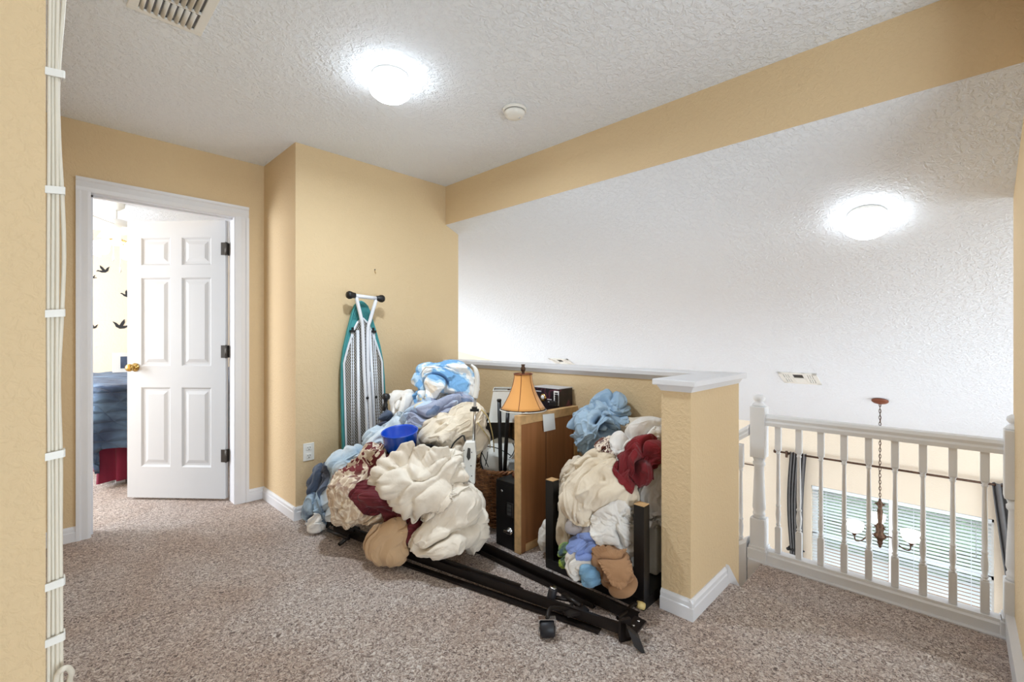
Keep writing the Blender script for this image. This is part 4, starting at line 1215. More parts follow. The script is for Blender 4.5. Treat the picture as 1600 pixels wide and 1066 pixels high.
# bridge between the two rails and the end brackets
pa = onz(905, 950, .05); pb_ = onz(868, 934, .05)
MB().tube([onz(880, 930, .055), onz(908, 948, .055)], .012, 10).build('pivot_tube', 'black_steel', bf)
MB().obox(onz(900, 955, .05), (.045, -.02, 0), (.008, .02, 0), (0, 0, .006)).build('pivot_plate', 'black_steel', bf)
e1 = onz(968, 985, .05)
MB().obox(A1 + Vector((.0, .02, .045)), (.022, -.01, 0), (.002, .006, 0), (0, 0, .042)).obox(A1 + Vector((.05, .0, .05)), (.045, .005, 0), (.0, .025, 0), (0, 0, .004)).build('end_bracket', 'black_steel', bf)
MB().obox(A1 + Vector((-.012, -.035, .035)), (.014, -.018, -.018), (.012, .01, 0), (-.004, .012, .03)).build('end_hook', 'black_steel', bf)
for k in range(2):
    MB().lathe([(0, 0), (.006, 0), (.006, .004), (0, .005)], A1 + Vector((.03 + .04 * k, .0, .054)), (0, 0, 1), 8).build('bolt', 'chrome', bf)


def caster(c_, axis, r, w, parent, mat):
    ax = Vector(axis).normalized()
    o_ = MB().lathe([(0, -w / 2), (r * .82, -w / 2), (r, -w / 2 + .006), (r, w / 2 - .006), (r * .82, w / 2), (0, w / 2)], c_, ax, 24).build('caster_wheel', mat, parent)
    MB().lathe([(0, -w / 2 - .003), (.008, -w / 2 - .003), (.008, w / 2 + .003), (0, w / 2 + .003)], c_, ax, 12).build('axle', 'chrome', o_)
    return o_


cw = onz(856, 1000, .0) + Vector((0, 0, .031))
cw = atd(855, 992, 1.80); cw.z = .032
w_ = caster(cw, RV + UV * .05, .031, .058, bf, 'wheel_rubber')
fk = MB()
for s in (-1, 1):
    fk.obox(cw + RV * s * .033 + UV * .012 + FV * .004, RV * .0015, FV * .012, UV * .026)
fk.obox(cw + UV * .038 + FV * .006, RV * .034, FV * .012, UV * .0015).build('fork', 'chrome', w_)
MB().tube(spline([cw + UV * .038 + FV * .004, cw + UV * .05 + FV * .05 + RV * .02, onz(888, 952, .052), onz(894, 944, .055)], 5), .0085, 10).build('caster_arm', 'black_steel', bf)
cl = atd(862, 931, 1.97)
o_ = MB().lathe([(0, -.034), (.016, -.034), (.019, -.028), (.019, .028), (.016, .034), (0, .034)], cl, (UV * 1.0 + RV * .22), 20).build('roller_leg', 'wheel_rubber', bf)
for s in (-1, 1):
    MB().lathe([(.0, s * .034), (.015, s * .035), (.015, s * .037), (0, s * .037)], cl, (UV * 1.0 + RV * .22), 16).build('roller_cap', 'chrome', o_)
MB().tube([cl + UV * -.005, onz(892, 938, .05)], .009, 8).build('caster_arm', 'black_steel', bf)
c3 = atd(1001, 946, 1.93)
o_ = MB().lathe([(0, -.016), (.014, -.016), (.016, 0), (.014, .016), (0, .016)], c3, RV * .8 - UV * .3, 16).build('caster_wheel', 'cord_yellow', bf)
MB().tube(spline([c3, c3 - RV * .03 + UV * .004, onz(975, 960, .045), onz(965, 966, .05)], 5), .008, 8).build('caster_arm', 'black_steel', bf)
# far end: hub and splayed feet under the quilt
MB().obox(onz(545, 828, .05), dA * .07, nA * .022, Vector((0, 0, .022))).build('corner_block', 'black_plastic', bf)
MB().tube([onz(561, 826, .05), onz(530, 851, .014)], [.012, .011], 10).build('foot_arm', 'black_steel', bf)
MB().tube([onz(512, 828, .04), onz(545, 842, .04)], .010, 10).build('foot_arm', 'black_steel', bf)
MB().obox(atd(526, 813, 2.82), RV * .028, FV * .02, UV * .030).build('end_cap', 'slot_dark', bf)
MB().obox(atd(509, 812, 2.86), RV * .020, FV * .03, UV * .045).build('end_cap', 'black_plastic', bf)

# ------------------------------------------------------------------ blue basin and black handle on the pile
bc = atd(627, 701, 2.58)
bs = thing('basin', 'bright blue plastic basin sitting on top of the clothes pile', 'basin', tuple(bc))
tilt = (UV + RV * -.05 - FV * .18).normalized()
MB().lathe([(0, 0), (.080, 0), (.086, .006), (.098, .095), (.1005, .098), (.102, .104), (.099, .106), (.095, .098), (.083, .010), (0, .006)], bc, tilt, 48).build('bowl', 'blue_plastic', bs)
kb_ = thing('walking_cane', 'black knob topped cane sticking out of the pile beside the ironing board', 'cane', tuple(atd(603, 660, 2.86)))
q = atd(603, 622, 2.86)
MB().lathe([(0, .030), (.018, .026), (.026, .012), (.024, -.004), (.014, -.012), (.011, -.03), (.016, -.04), (.016, -.08)], q, (UV + RV * .1), 20).build('knob', 'black_plastic', kb_)
MB().tube([q - UV * .06, q - UV * .30], .013, 10).build('shaft', 'black_plastic', kb_)
# white tub behind the table leg
wt = thing('white_tub', 'white plastic storage tub between the upturned table and the half wall', 'tub', (2.18, 1.02, .05))
MB().bbox(2.02, 2.27, 1.018, 1.16, .051, .28, .01).build('tub_body', 'plastic_white', wt)
MB().bbox(2.012, 2.278, 1.012, 1.166, .281, .296, .005).build('lid', 'plastic_white', wt)

# ------------------------------------------------------------------ crumpled cloth
from mathutils.bvhtree import BVHTree
ICO = {}


def ico(level):
    if level not in ICO:
        bm = bmesh.new(); bmesh.ops.create_icosphere(bm, subdivisions=level, radius=1.0)
        v = np.array([x.co[:] for x in bm.verts]); f = [[x.index for x in p.verts] for p in bm.faces]
        e = np.array([[x.index for x in q.verts] for q in bm.edges]); bm.free()
        ICO[level] = (v, f, e)
    return ICO[level]


def acc(idx, vec, n):
    return np.stack([np.bincount(idx, weights=vec[:, k], minlength=n) for k in range(3)], 1)


class Blobs:
    """smooth union of ellipsoids with an approximate signed distance"""
    def __init__(s, items, k=.02):
        s.k = k; s.c = []; s.A = []; s.r = []
        for it in items:
            u, v, d, wu, hv, wd = it[:6]; rot = math.radians(it[6]) if len(it) > 6 else 0
            c_ = atd(u, v, d)
            r1 = RV * math.cos(rot) + UV * math.sin(rot); u1 = UV * math.cos(rot) - RV * math.sin(rot)
            s.c.append(np.array(c_)); s.A.append(np.array([r1, FV, u1])); s.r.append(np.array([wu * d / FPX, wd, hv * d / FPX]))

    def ev(s, p):
        D = []; G = []
        for c_, A, r in zip(s.c, s.A, s.r):
            q = (p - c_) @ A.T; a = q / r; k0 = np.linalg.norm(a, axis=1) + 1e-6; g = a / r; k1 = np.linalg.norm(g, axis=1) + 1e-6
            D.append(k0 * (k0 - 1) / k1); G.append((g / k1[:, None]) @ A)
        D = np.array(D); G = np.array(G); m_ = D.min(0)
        w = np.exp(-(D - m_) / s.k); W = w.sum(0)
        return m_ - s.k * np.log(W) + s.k * 0, (w[..., None] * G).sum(0) / W[:, None]


PERM = np.random.RandomState(7).permutation(256); PERM = np.concatenate([PERM, PERM, PERM[:2]])
GR3 = np.random.RandomState(8).randn(256, 3); GR3 /= np.linalg.norm(GR3, axis=1)[:, None]


def vnoise(p, f, seed):
    """gradient noise, vectorised"""
    q = np.asarray(p) * f + np.array([seed * 17.31, -seed * 9.7, seed * 5.3])
    b0 = np.floor(q).astype(int); t = q - b0; b0 &= 255
    s_ = t * t * t * (t * (t * 6 - 15) + 10); out = 0
    for dx in (0, 1):
        for dy in (0, 1):
            for dz in (0, 1):
                h = PERM[PERM[PERM[(b0[:, 0] + dx) & 255] + ((b0[:, 1] + dy) & 255)] + ((b0[:, 2] + dz) & 255)] & 255
                w = (s_[:, 0] if dx else 1 - s_[:, 0]) * (s_[:, 1] if dy else 1 - s_[:, 1]) * (s_[:, 2] if dz else 1 - s_[:, 2])
                out = out + w * (GR3[h] * (t - np.array([dx, dy, dz]))).sum(1)
    return out


BSN = bpy.data.objects['basin'].location
FEET = [(onz(545, 828, .05), .06, .080), (atd(526, 813, 2.82), .05, .092), (atd(509, 812, 2.86), .05, .098), (onz(561, 826, .05), .03, .070)]


def bounds(p, hollow=False):
    """what the cloth may not pass: floor, walls, the steel rails, the upturned table, the tub and the basin"""
    x, y, z = p[:, 0], p[:, 1], p[:, 2]
    z[:] = np.maximum(z, .006)
    for P0, P1, dd, nn_, s0, s1, top in ((A0, A1, dA, nA, -.055, .050, .082), (B0, B1, dB, nB, -.030, .050, .068)):
        rx, ry = x - P0.x, y - P0.y; t_ = rx * dd.x + ry * dd.y; sd_ = rx * nn_.x + ry * nn_.y
        w = np.clip(np.minimum(sd_ - s0, s1 - sd_) / .02 + 1, 0, 1) * np.clip(np.minimum(t_ + .04, (P1 - P0).length + .04 - t_) / .02 + 1, 0, 1)
        z[:] = np.maximum(z, top * w)
    for c_, r_, top in FEET:
        d_ = np.hypot(x - c_.x, y - c_.y); z[:] = np.maximum(z, top * np.clip((r_ - d_) / .02 + 1, 0, 1))
    # table: on the board, behind the front legs, in front of the rear legs
    fy = (y > TY0 - .02) & (y < TY1 + .004); low = z < .458
    strip = fy & low & ((y < TY0 + .066) | (y > TY1 - .062)) & (x > TX0 - .03)
    fr_ = strip & (x < TX0 + .035)
    y[:] = np.where(fr_ & (y < TY0 + .066), TY0 + .056, np.where(fr_ & (y > TY1 - .062), TY1 - .054, y))
    x[:] = np.where(strip & ~fr_, np.maximum(x, TX0 + .054), x)
    x[:] = np.where(fy & low, np.minimum(x, TX1 - .056), x)
    z[:] = np.where(fy & (x > TX0 - .008), np.maximum(z, .054), z)
    tb_ = (x > 2.004) & (y < 1.176) & (y > TY0 - .02); z[:] = np.where(tb_, np.maximum(z, .302), z)
    # hollow under the basin
    d_ = np.hypot(x - BSN.x, y - BSN.y); in_ = hollow & (d_ < .125) & (z > BSN.z - .03) & (z < BSN.z + .13)
    z[:] = np.where(in_ & (d_ < .105), np.minimum(z, BSN.z - .022), z)
    x[:] = np.where(y > YW, np.minimum(x, XB - .006), x)
    y[:] = np.minimum(y, YI - .006)
    inw = (x > XW - .01) & (y < YW + TW + .006)
    y[:] = np.where(inw, YW + TW + .006, y)
    return p


OUT = (-FV + .3 * UV).normalized(); OUTN = np.array(OUT)
_a = np.cross(OUTN, [0, 0, 1.0]); _a /= np.linalg.norm(_a); _b = np.cross(OUTN, _a); PL = np.stack([_a, _b], 1)
LAYERS = {}


def as_layer(vs, fs):
    vs = np.asarray(vs); q = vs @ PL
    return BVHTree.FromPolygons([tuple(v) for v in vs], fs), q.min(0), q.max(0), (vs @ OUTN).max()


def thing_layer(name):
    """the meshes of a thing as one obstacle"""
    bpy.context.view_layer.update(); vs, fs = [], []
    for o in [bpy.data.objects[name]] + list(bpy.data.objects[name].children_recursive):
        if o.type == 'MESH':
            k0 = len(vs); vs += [tuple(o.matrix_world @ v.co) for v in o.data.vertices]
            fs += [tuple(i_ + k0 for i_ in f_.vertices) for f_ in o.data.polygons]
    return as_layer(vs, fs)


def lay_over(p, g, layers, e, gap=.0045, body=.009):
    """cloth put on later lies outside what was there before: it is laid against it, never through it"""
    n = len(p); need = np.zeros(n); pos = p @ OUTN; face = np.clip(g @ OUTN, 0, 1)
    for bv, lo, hi, top in layers:
        q = p @ PL
        idx = np.nonzero(((q > lo) & (q < hi)).all(1) & (pos < top + .02))[0]
        for i_ in idx:
            o_ = Vector(p[i_]); h_ = bv.ray_cast(o_ + OUT * 1.5, -OUT, 1.5 + .012)
            if h_[0] is not None:
                s_ = (h_[0] - o_).dot(OUT) + gap + body * face[i_]
                if s_ > need[i_]: need[i_] = s_
    if not need.any(): return p
    a_, b_ = e[:, 0], e[:, 1]
    for _ in range(2):                                       # neighbours follow, so that no face cuts a ridge below
        m_ = need.copy(); np.maximum.at(m_, a_, need[b_] - .006); np.maximum.at(m_, b_, need[a_] - .006); need = np.maximum(need, m_)
    return p + need[:, None] * OUTN


ITEMS = {}


def cloth(name, label, cat, mat, items, seed=1, excess=1.28, fold=None, gather=None, level=6, iters=90, lam=.18, amp=.03, group=None, k=.02, low=1.0, fs=9.5, plump=0.0, over=(), hollow=False):
    """a heap of fabric: rounded ridges with sharp creases running along a fold direction, sagging under their weight"""
    level += 1
    v0, f, e = ico(level); n = len(v0)
    B = Blobs(items, k)
    cen = np.mean(B.c, 0); ext = max(max(np.linalg.norm(c_ - cen) + r.max() for c_, r in zip(B.c, B.r)), .02)
    p = cen + v0 * ext * 1.05
    i, j = e[:, 0], e[:, 1]; val = np.bincount(e.ravel(), minlength=n)[:, None]

    def smooth(p_, l):
        return p_ + l * ((acc(i, p_[j], n) + acc(j, p_[i], n)) / val - p_)
    for it in range(22):                                    # settle on the target volume
        d_, g = B.ev(p); p = p - g * np.clip(d_, -.06, .06)[:, None] * .8
        if it < 18: p = smooth(p, .5)
    d_, g = B.ev(p); p = p - g * d_[:, None]
    size = float(np.mean([r.min() for r in B.r])); sc = min(1.0, size / .075)
    A_ = 1.2 * amp * max(sc, .45) * max((excess - 1) / .28, .75); fs = fs * max(1.0, (.085 / size) ** .7)
    # lumps of the whole heap
    p = p + g * (low * .05 * sc * vnoise(p, 6.5, seed))[:, None]
    w1 = np.stack([vnoise(p, 5.5, seed + s_) for s_ in (1, 2, 3)], 1); w2 = np.stack([vnoise(p, 15, seed + s_) for s_ in (4, 5, 6)], 1)
    q = p + .10 * w1 + .014 * w2
    if gather is not None:
        G0_ = np.array(atd(*gather)); dl = q - G0_; R_ = np.linalg.norm(dl, axis=1)[:, None] + .02
        c1 = dl / R_ * .16 + dl * .12
    else:
        fd = fold or (1, .2); al = np.array(RV * fd[0] + UV * fd[1]); al = al / np.linalg.norm(al)
        c1 = q - (q @ al)[:, None] * al[None] * .85
    n1 = np.abs(vnoise(c1, fs, seed + 11)); n2 = np.abs(vnoise(c1 + .01 * w2, fs * 2.1, seed + 12)); n3 = np.abs(vnoise(q * .6 + c1 * .4, fs * 4.2, seed + 13))
    mod = np.clip(.55 + 1.1 * vnoise(p, 4.5, seed + 14), .1, 1.2)
    h = (np.minimum(n1, .32) * 2.6 - .42) * A_ + (np.minimum(n2, .3) * 2.2 - .3) * A_ * .38 * mod + (n3 - .12) * A_ * .10 * mod
    # deep tucks where the fabric doubles over
    tk = np.abs(vnoise(c1 * .8 + .02 * w1, fs * .62, seed + 15)); h = h - A_ * 2.0 * np.exp(-(tk / .032) ** 2)
    # thin crisp crests between the folds
    n5 = np.abs(vnoise(c1 + .015 * w1, fs * 1.5, seed + 21)); h = h + A_ * .42 * np.clip(1 - n5 / .07, 0, 1) * np.clip(mod, .2, 1)
    n6 = np.abs(vnoise(c1, fs * 3.1, seed + 22)); h = h + A_ * .16 * np.clip(1 - n6 / .06, 0, 1) * mod
    h = np.minimum(h, A_ * 1.3)
    p = p + g * (h + plump)[:, None]
    p[:, 2] -= .45 * np.maximum(h, 0)
    p = smooth(p, .5); p = bounds(p, hollow)
    obst = [L_ for nm_, (gr_, ls_) in LAYERS.items() if gr_ == group for L_ in ls_] + [thing_layer(nm_) for nm_ in over]
    p = lay_over(p, g, obst, e); p = bounds(p, hollow)
    LAYERS[name] = (group, [as_layer(p, f)])
    o = bpy.data.objects.new(name, bpy.data.meshes.new(name)); me = o.data
    me.from_pydata([tuple(x) for x in p], [], f); me.polygons.foreach_set('use_smooth', [True] * len(f)); me.materials.append(MATS[mat])
    C.objects.link(o); ITEMS[name] = (items, mat)
    return tag(o, label, cat, group)


def flap(name, parent, mat, items, cpx, outline, seed=1, amp=.016, nr=34, nt=180, lift=.012, nf=9.0, thick=.005, fold=(.7, .7), over=()):
    """a free hem of cloth lying over a volume: outline seen in the photograph, distance taken from the volume it lies on"""
    B = Blobs(items, .02)
    O = np.array([spl for spl in outline] + [outline[0]], float); seg = np.linalg.norm(np.diff(O, axis=0), axis=1); cum = np.concatenate([[0], np.cumsum(seg)])
    tt = np.linspace(0, cum[-1], nt, endpoint=False); ob = np.stack([np.interp(tt, cum, O[:, k]) for k in (0, 1)], 1)
    rr = np.linspace(0.02, 1, nr); cp = np.array(cpx, float)
    px_ = (cp + (ob[None] - cp) * rr[:, None, None]).reshape(-1, 2)
    dirs = np.array([ray(u, v) for u, v in px_]); t = np.full(len(dirs), 1.6); best = np.full(len(dirs), 9.0); bt = t.copy(); eye = np.array([0, 0, CAMH])
    for _ in range(40):
        d_, g = B.ev(eye + dirs * t[:, None]); m_ = d_ < best; best = np.where(m_, d_, best); bt = np.where(m_, t, bt)
        t = t + np.clip(d_, -.05, .1) * .8
        t = np.minimum(t, 3.2)
    t = np.where(best > .01, bt, t)
    t = np.minimum(t, np.percentile(t[best < .01], 80) + .02)
    T = t.reshape(nr, nt)
    for _ in range(10):
        Tp = T.copy(); Tp[1:-1] = (T[:-2] + T[2:]) / 2; T = .5 * T + .25 * Tp + .125 * (np.roll(T, 1, 1) + np.roll(T, -1, 1))
    p = eye + dirs * T.ravel()[:, None]; d_, g = B.ev(p)
    th = np.tile(np.linspace(0, 2 * math.pi, nt, endpoint=False), nr); R_ = np.repeat(rr, nt)
    w1 = np.stack([vnoise(p, 6, seed + s_) for s_ in (1, 2, 3)], 1); al = np.array(RV * fold[0] + UV * fold[1]); al = al / np.linalg.norm(al)
    q = p + .12 * w1; c1 = q - (q @ al)[:, None] * al[None] * .75
    qe = np.stack([np.cos(th), np.sin(th), R_ * .5], 1) + .3 * w1
    h = (np.minimum(np.abs(vnoise(c1, nf * 1.7, seed)), .32) * 2.6) * amp * 1.5 + np.abs(vnoise(c1, nf * 3.6, seed + 5)) * amp * .9 + np.abs(vnoise(p, 34, seed + 6)) * amp * .3
    h = h + np.abs(vnoise(qe, nf, seed + 8)) * amp * 2.2 * np.clip((R_ - .6) / .4, 0, 1)
    tk = np.abs(vnoise(c1 * .8, nf * 1.1, seed + 15)); h = h - amp * 1.7 * np.exp(-(tk / .035) ** 2)
    p = p + g * (lift + h * (.35 + .65 * R_))[:, None]
    p = bounds(p); gr_ = parent['group']
    obst = [L_ for nm_, (g2_, ls_) in LAYERS.items() if g2_ == gr_ and nm_ != parent.name for L_ in ls_] + [thing_layer(nm_) for nm_ in over]
    ge = np.array([(a * nt + k_, a * nt + (k_ + 1) % nt) for a in range(nr) for k_ in range(nt)] + [(a * nt + k_, (a + 1) * nt + k_) for a in range(nr - 1) for k_ in range(nt)])
    p = lay_over(p, g, obst, ge, .007); p = bounds(p)
    f = [(a * nt + k_, a * nt + (k_ + 1) % nt, (a + 1) * nt + (k_ + 1) % nt, (a + 1) * nt + k_) for a in range(nr - 1) for k_ in range(nt)] + [tuple(range(nt))[::-1]]
    o = bpy.data.objects.new(name, bpy.data.meshes.new(name)); me = o.data
    me.from_pydata([tuple(x) for x in p], [], f); me.polygons.foreach_set('use_smooth', [True] * len(f)); me.materials.append(MATS[mat])
    C.objects.link(o); o.parent = parent
    md_ = o.modifiers.new('thick', 'SOLIDIFY'); md_.thickness = thick; md_.offset = 0
    LAYERS[parent.name][1].append(as_layer(p, f))
    return o


GL, GR = 'laundry in the pile by the ironing board', 'laundry heaped in the upturned table'
BS = [(640, 756, 2.36, 48, 34, .10, -18), (672, 772, 2.33, 38, 28, .08, -20), (690, 730, 2.40, 36, 26, .09, 20), (650, 726, 2.43, 32, 18, .07, 10)]
# --- pile beside the ironing board, from the wall outwards (u, v, depth, half width px, half height px, half depth m, tilt)
cloth('white_sheet', 'pale white sheet bulging between the handle and the grey blanket', 'sheet', 'cloth_white',
      [(636, 638, 2.90, 22, 26, .10, -20), (622, 622, 2.98, 14, 10, .08)], 12, 1.25, fold=(.4, 1), level=5, group=GL)
cloth('nursery_comforter', 'white and blue nursery print comforter crowning the pile by the ironing board', 'comforter', 'cloth_nursery',
      [(690, 592, 2.92, 46, 30, .13, -10), (676, 618, 2.88, 30, 26, .12), (722, 612, 2.94, 24, 26, .12)], 3, 1.32, fold=(1, -.4), group=GL)
cloth('grey_blanket', 'grey blue print blanket folded under the nursery comforter', 'blanket', 'cloth_nursery_grey',
      [(712, 636, 2.80, 34, 19, .12, 12), (662, 650, 2.80, 36, 26, .12, 20), (690, 655, 2.78, 30, 16, .12)], 8, 1.25, fold=(1, .5), group=GL)
cloth('cream_comforter', 'cream comforter folded over itself behind the steam mop', 'comforter', 'cloth_cream_warm',
      [(732, 658, 2.72, 32, 25, .12, 30), (690, 676, 2.68, 36, 26, .12, 25), (742, 690, 2.75, 24, 20, .10)], 21, 1.28, fold=(1, .8), group=GL)
cloth('white_towel', 'ribbed white towel tucked beside the steam mop body', 'towel', 'cloth_towel',
      [(712, 704, 2.66, 28, 20, .10), (704, 722, 2.62, 26, 16, .09)], 25, 1.2, fold=(1, .1), level=5, group=GL)
cloth('jeans', 'dark blue jeans hanging below the black handle', 'jeans', 'cloth_denim',
      [(604, 670, 2.82, 14, 32, .06, -4)], 31, 1.35, fold=(1, .1), level=5, lam=.1, over=('walking_cane',), group=GL)
cloth('pale_shirt', 'pale blue white shirt bunched left of the blue basin', 'shirt', 'cloth_pale_blue',
      [(598, 696, 2.74, 26, 30, .10, 30), (626, 672, 2.82, 18, 26, .08)], 35, 1.35, fold=(.5, 1), level=5, group=GL)
cloth('black_jacket', 'black jacket crumpled under the blue basin', 'jacket', 'cloth_black',
      [(640, 722, 2.56, 46, 22, .12), (610, 720, 2.62, 22, 20, .10), (672, 705, 2.52, 16, 14, .06)], 41, 1.25, group=GL, level=5, hollow=True)
cloth('blue_sheet', 'light blue sheet showing behind the floral comforter', 'sheet', 'cloth_pale_blue',
      [(545, 725, 2.80, 34, 26, .10, 40), (515, 770, 2.80, 16, 34, .09, -12), (528, 790, 2.78, 20, 22, .08)], 45, 1.3, fold=(.7, .7), group=GL)
cloth('blue_jeans', 'faded blue jeans slumped on the carpet below the wall outlet', 'jeans', 'cloth_denim',
      [(508, 744, 2.86, 18, 22, .08, 10), (496, 775, 2.84, 12, 26, .07, 15)], 55, 1.3, fold=(.3, 1), level=5, group=GL)
cloth('light_jeans', 'light washed denim shirt heaped at the foot of the jeans', 'shirt', 'cloth_denim_light',
      [(500, 790, 2.80, 18, 26, .08, 20), (494, 808, 2.78, 15, 18, .07)], 58, 1.3, fold=(.3, 1), level=5, group=GL)
cloth('white_sock', 'white cotton sock at the foot of the faded jeans', 'sock', 'cloth_white',
      [(492, 822, 2.76, 13, 9, .04, -20), (500, 812, 2.76, 8, 10, .03)], 59, 1.15, level=5, group=GL)
cloth('floral_comforter', 'ivory comforter with tan and burgundy scroll pattern in the pile', 'comforter', 'cloth_floral',
      [(566, 762, 2.60, 50, 44, .16, 20), (590, 724, 2.64, 32, 26, .12, 20), (548, 790, 2.58, 30, 28, .10), (584, 800, 2.52, 26, 20, .09)], 51, 1.22, fold=(.6, .8), lam=.28, group=GL)
flap('comforter_fold', bpy.data.objects['floral_comforter'], ITEMS['floral_comforter'][1], ITEMS['floral_comforter'][0], (562, 760),
     [(519, 772), (527, 748), (546, 730), (575, 709), (598, 708), (606, 722), (600, 744), (590, 765), (582, 790), (568, 808), (545, 810), (530, 798)], 123, amp=.014, nf=8.5, fold=(.6, .8), nr=30, nt=150)
cloth('burgundy_quilt', 'dark burgundy quilt squeezed under the floral comforter', 'quilt', 'cloth_burgundy_quilt',
      [(590, 784, 2.46, 30, 24, .09, -15), (640, 812, 2.42, 40, 24, .10, -25), (655, 832, 2.40, 24, 22, .09), (575, 775, 2.50, 20, 16, .07)], 61, 1.14, fold=(.8, .4), lam=.3, group=GL)
cloth('beige_quilt', 'rolled tan quilt bulging out at the foot of the pile', 'quilt', 'cloth_beige_quilt',
      [(592, 848, 2.36, 24, 30, .065, 8), (618, 832, 2.35, 24, 20, .06, 25), (618, 862, 2.35, 28, 14, .06)], 65, 1.16, fold=(.4, 1), lam=.3, amp=.022, group=GL)
cloth('cream_blanket', 'cream blanket slumped on the carpet beside the wicker basket', 'blanket', 'cloth_cream',
      [(712, 800, 2.36, 44, 44, .13, 10), (692, 838, 2.30, 42, 30, .12, 25), (735, 815, 2.36, 26, 42, .10), (722, 768, 2.42, 20, 20, .09), (668, 842, 2.32, 18, 20, .08)], 71, 1.26, fold=(.8, .7), lam=.25, over=('steam_mop',), group=GL)
cloth('bed_sheet', 'crumpled cream bed sheet spilling over the front of the pile', 'sheet', 'cloth_cream', BS, 75, 1.4, gather=(690, 742, 2.36), over=('basin', 'steam_mop'), group=GL)
flap('sheet_fold', bpy.data.objects['bed_sheet'], 'cloth_cream', BS, (692, 762),
     [(588, 744), (602, 730), (618, 718), (634, 706), (648, 701), (646, 714), (656, 710), (668, 704), (684, 710), (700, 706), (718, 716), (722, 738), (716, 764), (694, 788), (676, 802), (660, 806), (640, 800), (622, 790), (606, 774), (594, 756)], 77, amp=.028, nf=5.6, fold=(.75, .66), over=('basin', 'steam_mop'))
# --- heap inside the upturned table, from the half wall outwards
cloth('grey_pillow', 'flat grey white pillow against the half wall behind the heap', 'pillow', 'cloth_ivory',
      [(1000, 664, 2.46, 48, 12, .10, -3)], 83, 1.1, level=5, group=GR)
cloth('blue_bedsheet', 'light blue sheet bundle on top of the heap in the upturned table', 'sheet', 'cloth_blue',
      [(950, 638, 2.56, 30, 22, .11), (925, 672, 2.50, 26, 38, .11, -20), (940, 655, 2.52, 30, 28, .11)], 81, 1.38, gather=(962, 655, 2.42), lam=.14, group=GR)
cloth('white_gown', 'white gathered cloth squeezed between heap and half wall', 'cloth', 'cloth_white',
      [(1016, 760, 2.22, 26, 40, .09), (1026, 800, 2.22, 16, 40, .08)], 95, 1.35, fold=(.2, 1), lam=.14, level=5, group=GR)
cloth('ivory_sheet', 'ivory sheet hanging down beside the far table leg', 'sheet', 'cloth_ivory',
      [(896, 752, 2.38, 20, 40, .10, -15), (884, 800, 2.32, 14, 48, .07, -4), (886, 830, 2.26, 12, 24, .05)], 93, 1.35, fold=(.1, 1), lam=.14, group=GR)
cloth('lime_shirt', 'lime green and navy cloth beside the far table leg', 'shirt', 'cloth_lime',
      [(882, 868, 2.12, 10, 20, .05, -10)], 109, 1.25, level=5, group=GR)
cloth('grey_shirt', 'grey shirt crushed below the cream duvet', 'shirt', 'cloth_grey',
      [(930, 816, 2.14, 36, 20, .08, 15), (915, 826, 2.14, 22, 16, .08)], 97, 1.4, level=5, lam=.1, group=GR)
cloth('white_undershirt', 'white undershirt hanging below the periwinkle pillowcase', 'shirt', 'cloth_white',
      [(908, 874, 2.06, 24, 20, .07, 20), (902, 888, 2.05, 12, 12, .05)], 103, 1.12, level=5, lam=.3, group=GR)
cloth('periwinkle_pillowcase', 'smooth periwinkle pillowcase low in the heap', 'pillowcase', 'cloth_periwinkle',
      [(914, 854, 2.08, 34, 18, .08, 8)], 101, 1.06, level=5, lam=.4, group=GR)
cloth('sky_cloth', 'small sky blue cloth draped on the upturned tabletop edge', 'cloth', 'cloth_sky',
      [(922, 894, 2.02, 22, 14, .05, -20), (922, 906, 1.99, 10, 9, .03)], 105, 1.3, level=5, group=GR)
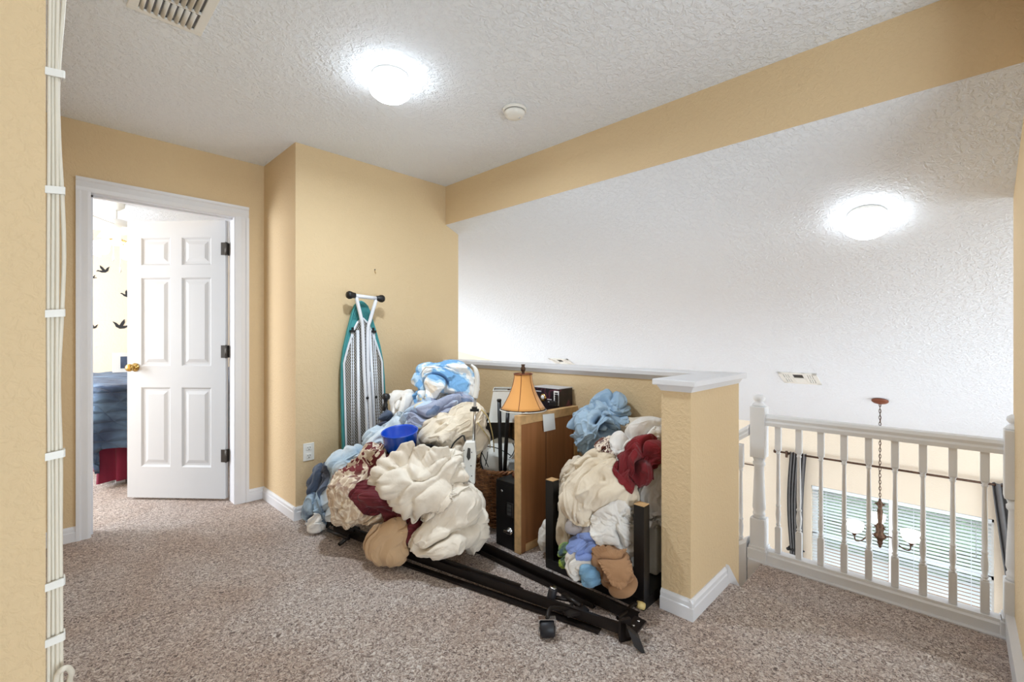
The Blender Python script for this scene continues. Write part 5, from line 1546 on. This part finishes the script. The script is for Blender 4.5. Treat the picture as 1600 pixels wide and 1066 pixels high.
cloth('cream_duvet', 'cream duvet bulging in the middle of the heap in the upturned table', 'duvet', 'cloth_cream_warm',
      [(940, 755, 2.16, 50, 48, .14, 35), (912, 781, 2.18, 32, 29, .12), (960, 780, 2.12, 33, 28, .09, 15), (950, 722, 2.24, 24, 24, .10)], 91, 1.3, fold=(.5, 1), lam=.22, group=GR)
cloth('white_comforter', 'white comforter spilling between the table legs', 'comforter', 'cloth_white',
      [(958, 826, 2.11, 28, 32, .08, -25), (955, 808, 2.13, 30, 20, .08, 20), (972, 850, 2.10, 17, 22, .06), (1010, 836, 2.26, 22, 34, .07)], 99, 1.26, fold=(.9, -.5), lam=.25, group=GR)
cloth('tan_trousers', 'tan brown trousers bunched at the foot of the near table leg', 'trousers', 'cloth_tan',
      [(958, 880, 2.00, 22, 26, .08, 20), (966, 905, 1.97, 22, 19, .07), (974, 880, 2.06, 13, 20, .05), (940, 868, 2.03, 14, 12, .06)], 107, 1.2, fold=(.6, .8), lam=.25, level=5, group=GR)
flap('trouser_leg', bpy.data.objects['tan_trousers'], ITEMS['tan_trousers'][1], ITEMS['tan_trousers'][0], (962, 886),
     [(928, 862), (944, 858), (962, 866), (974, 862), (980, 880), (983, 906), (970, 918), (958, 912), (947, 890)], 120, amp=.011, nf=8.5, fold=(.6, .9), nr=30, nt=150)
cloth('fleece_throw', 'brown and white striped fleece peeking out beside the blue bundle', 'throw', 'cloth_zebra',
      [(954, 698, 2.26, 26, 14, .08, 5)], 87, 1.25, level=5, group=GR)
cloth('white_blouse', 'white cotton cloth lying above the dark red cloth', 'cloth', 'cloth_white',
      [(1010, 678, 2.26, 36, 24, .10, 25), (982, 698, 2.22, 22, 24, .08), (972, 722, 2.16, 14, 26, .06)], 85, 1.26, fold=(.6, .8), group=GR)
cloth('red_shirt', 'dark red shirt hanging over the cream comforter', 'shirt', 'cloth_red',
      [(1006, 720, 2.12, 36, 30, .08, 22), (978, 738, 2.10, 20, 28, .06, -5), (1018, 704, 2.16, 22, 24, .07)], 89, 1.3, fold=(.4, 1), lam=.2, group=GR)
cloth('white_rag', 'white rag poking out between hardboard panel and table leg', 'cloth', 'cloth_white',
      [(850, 836, 2.46, 9, 24, .05, -8)], 111, 1.2, level=5, group=GR)
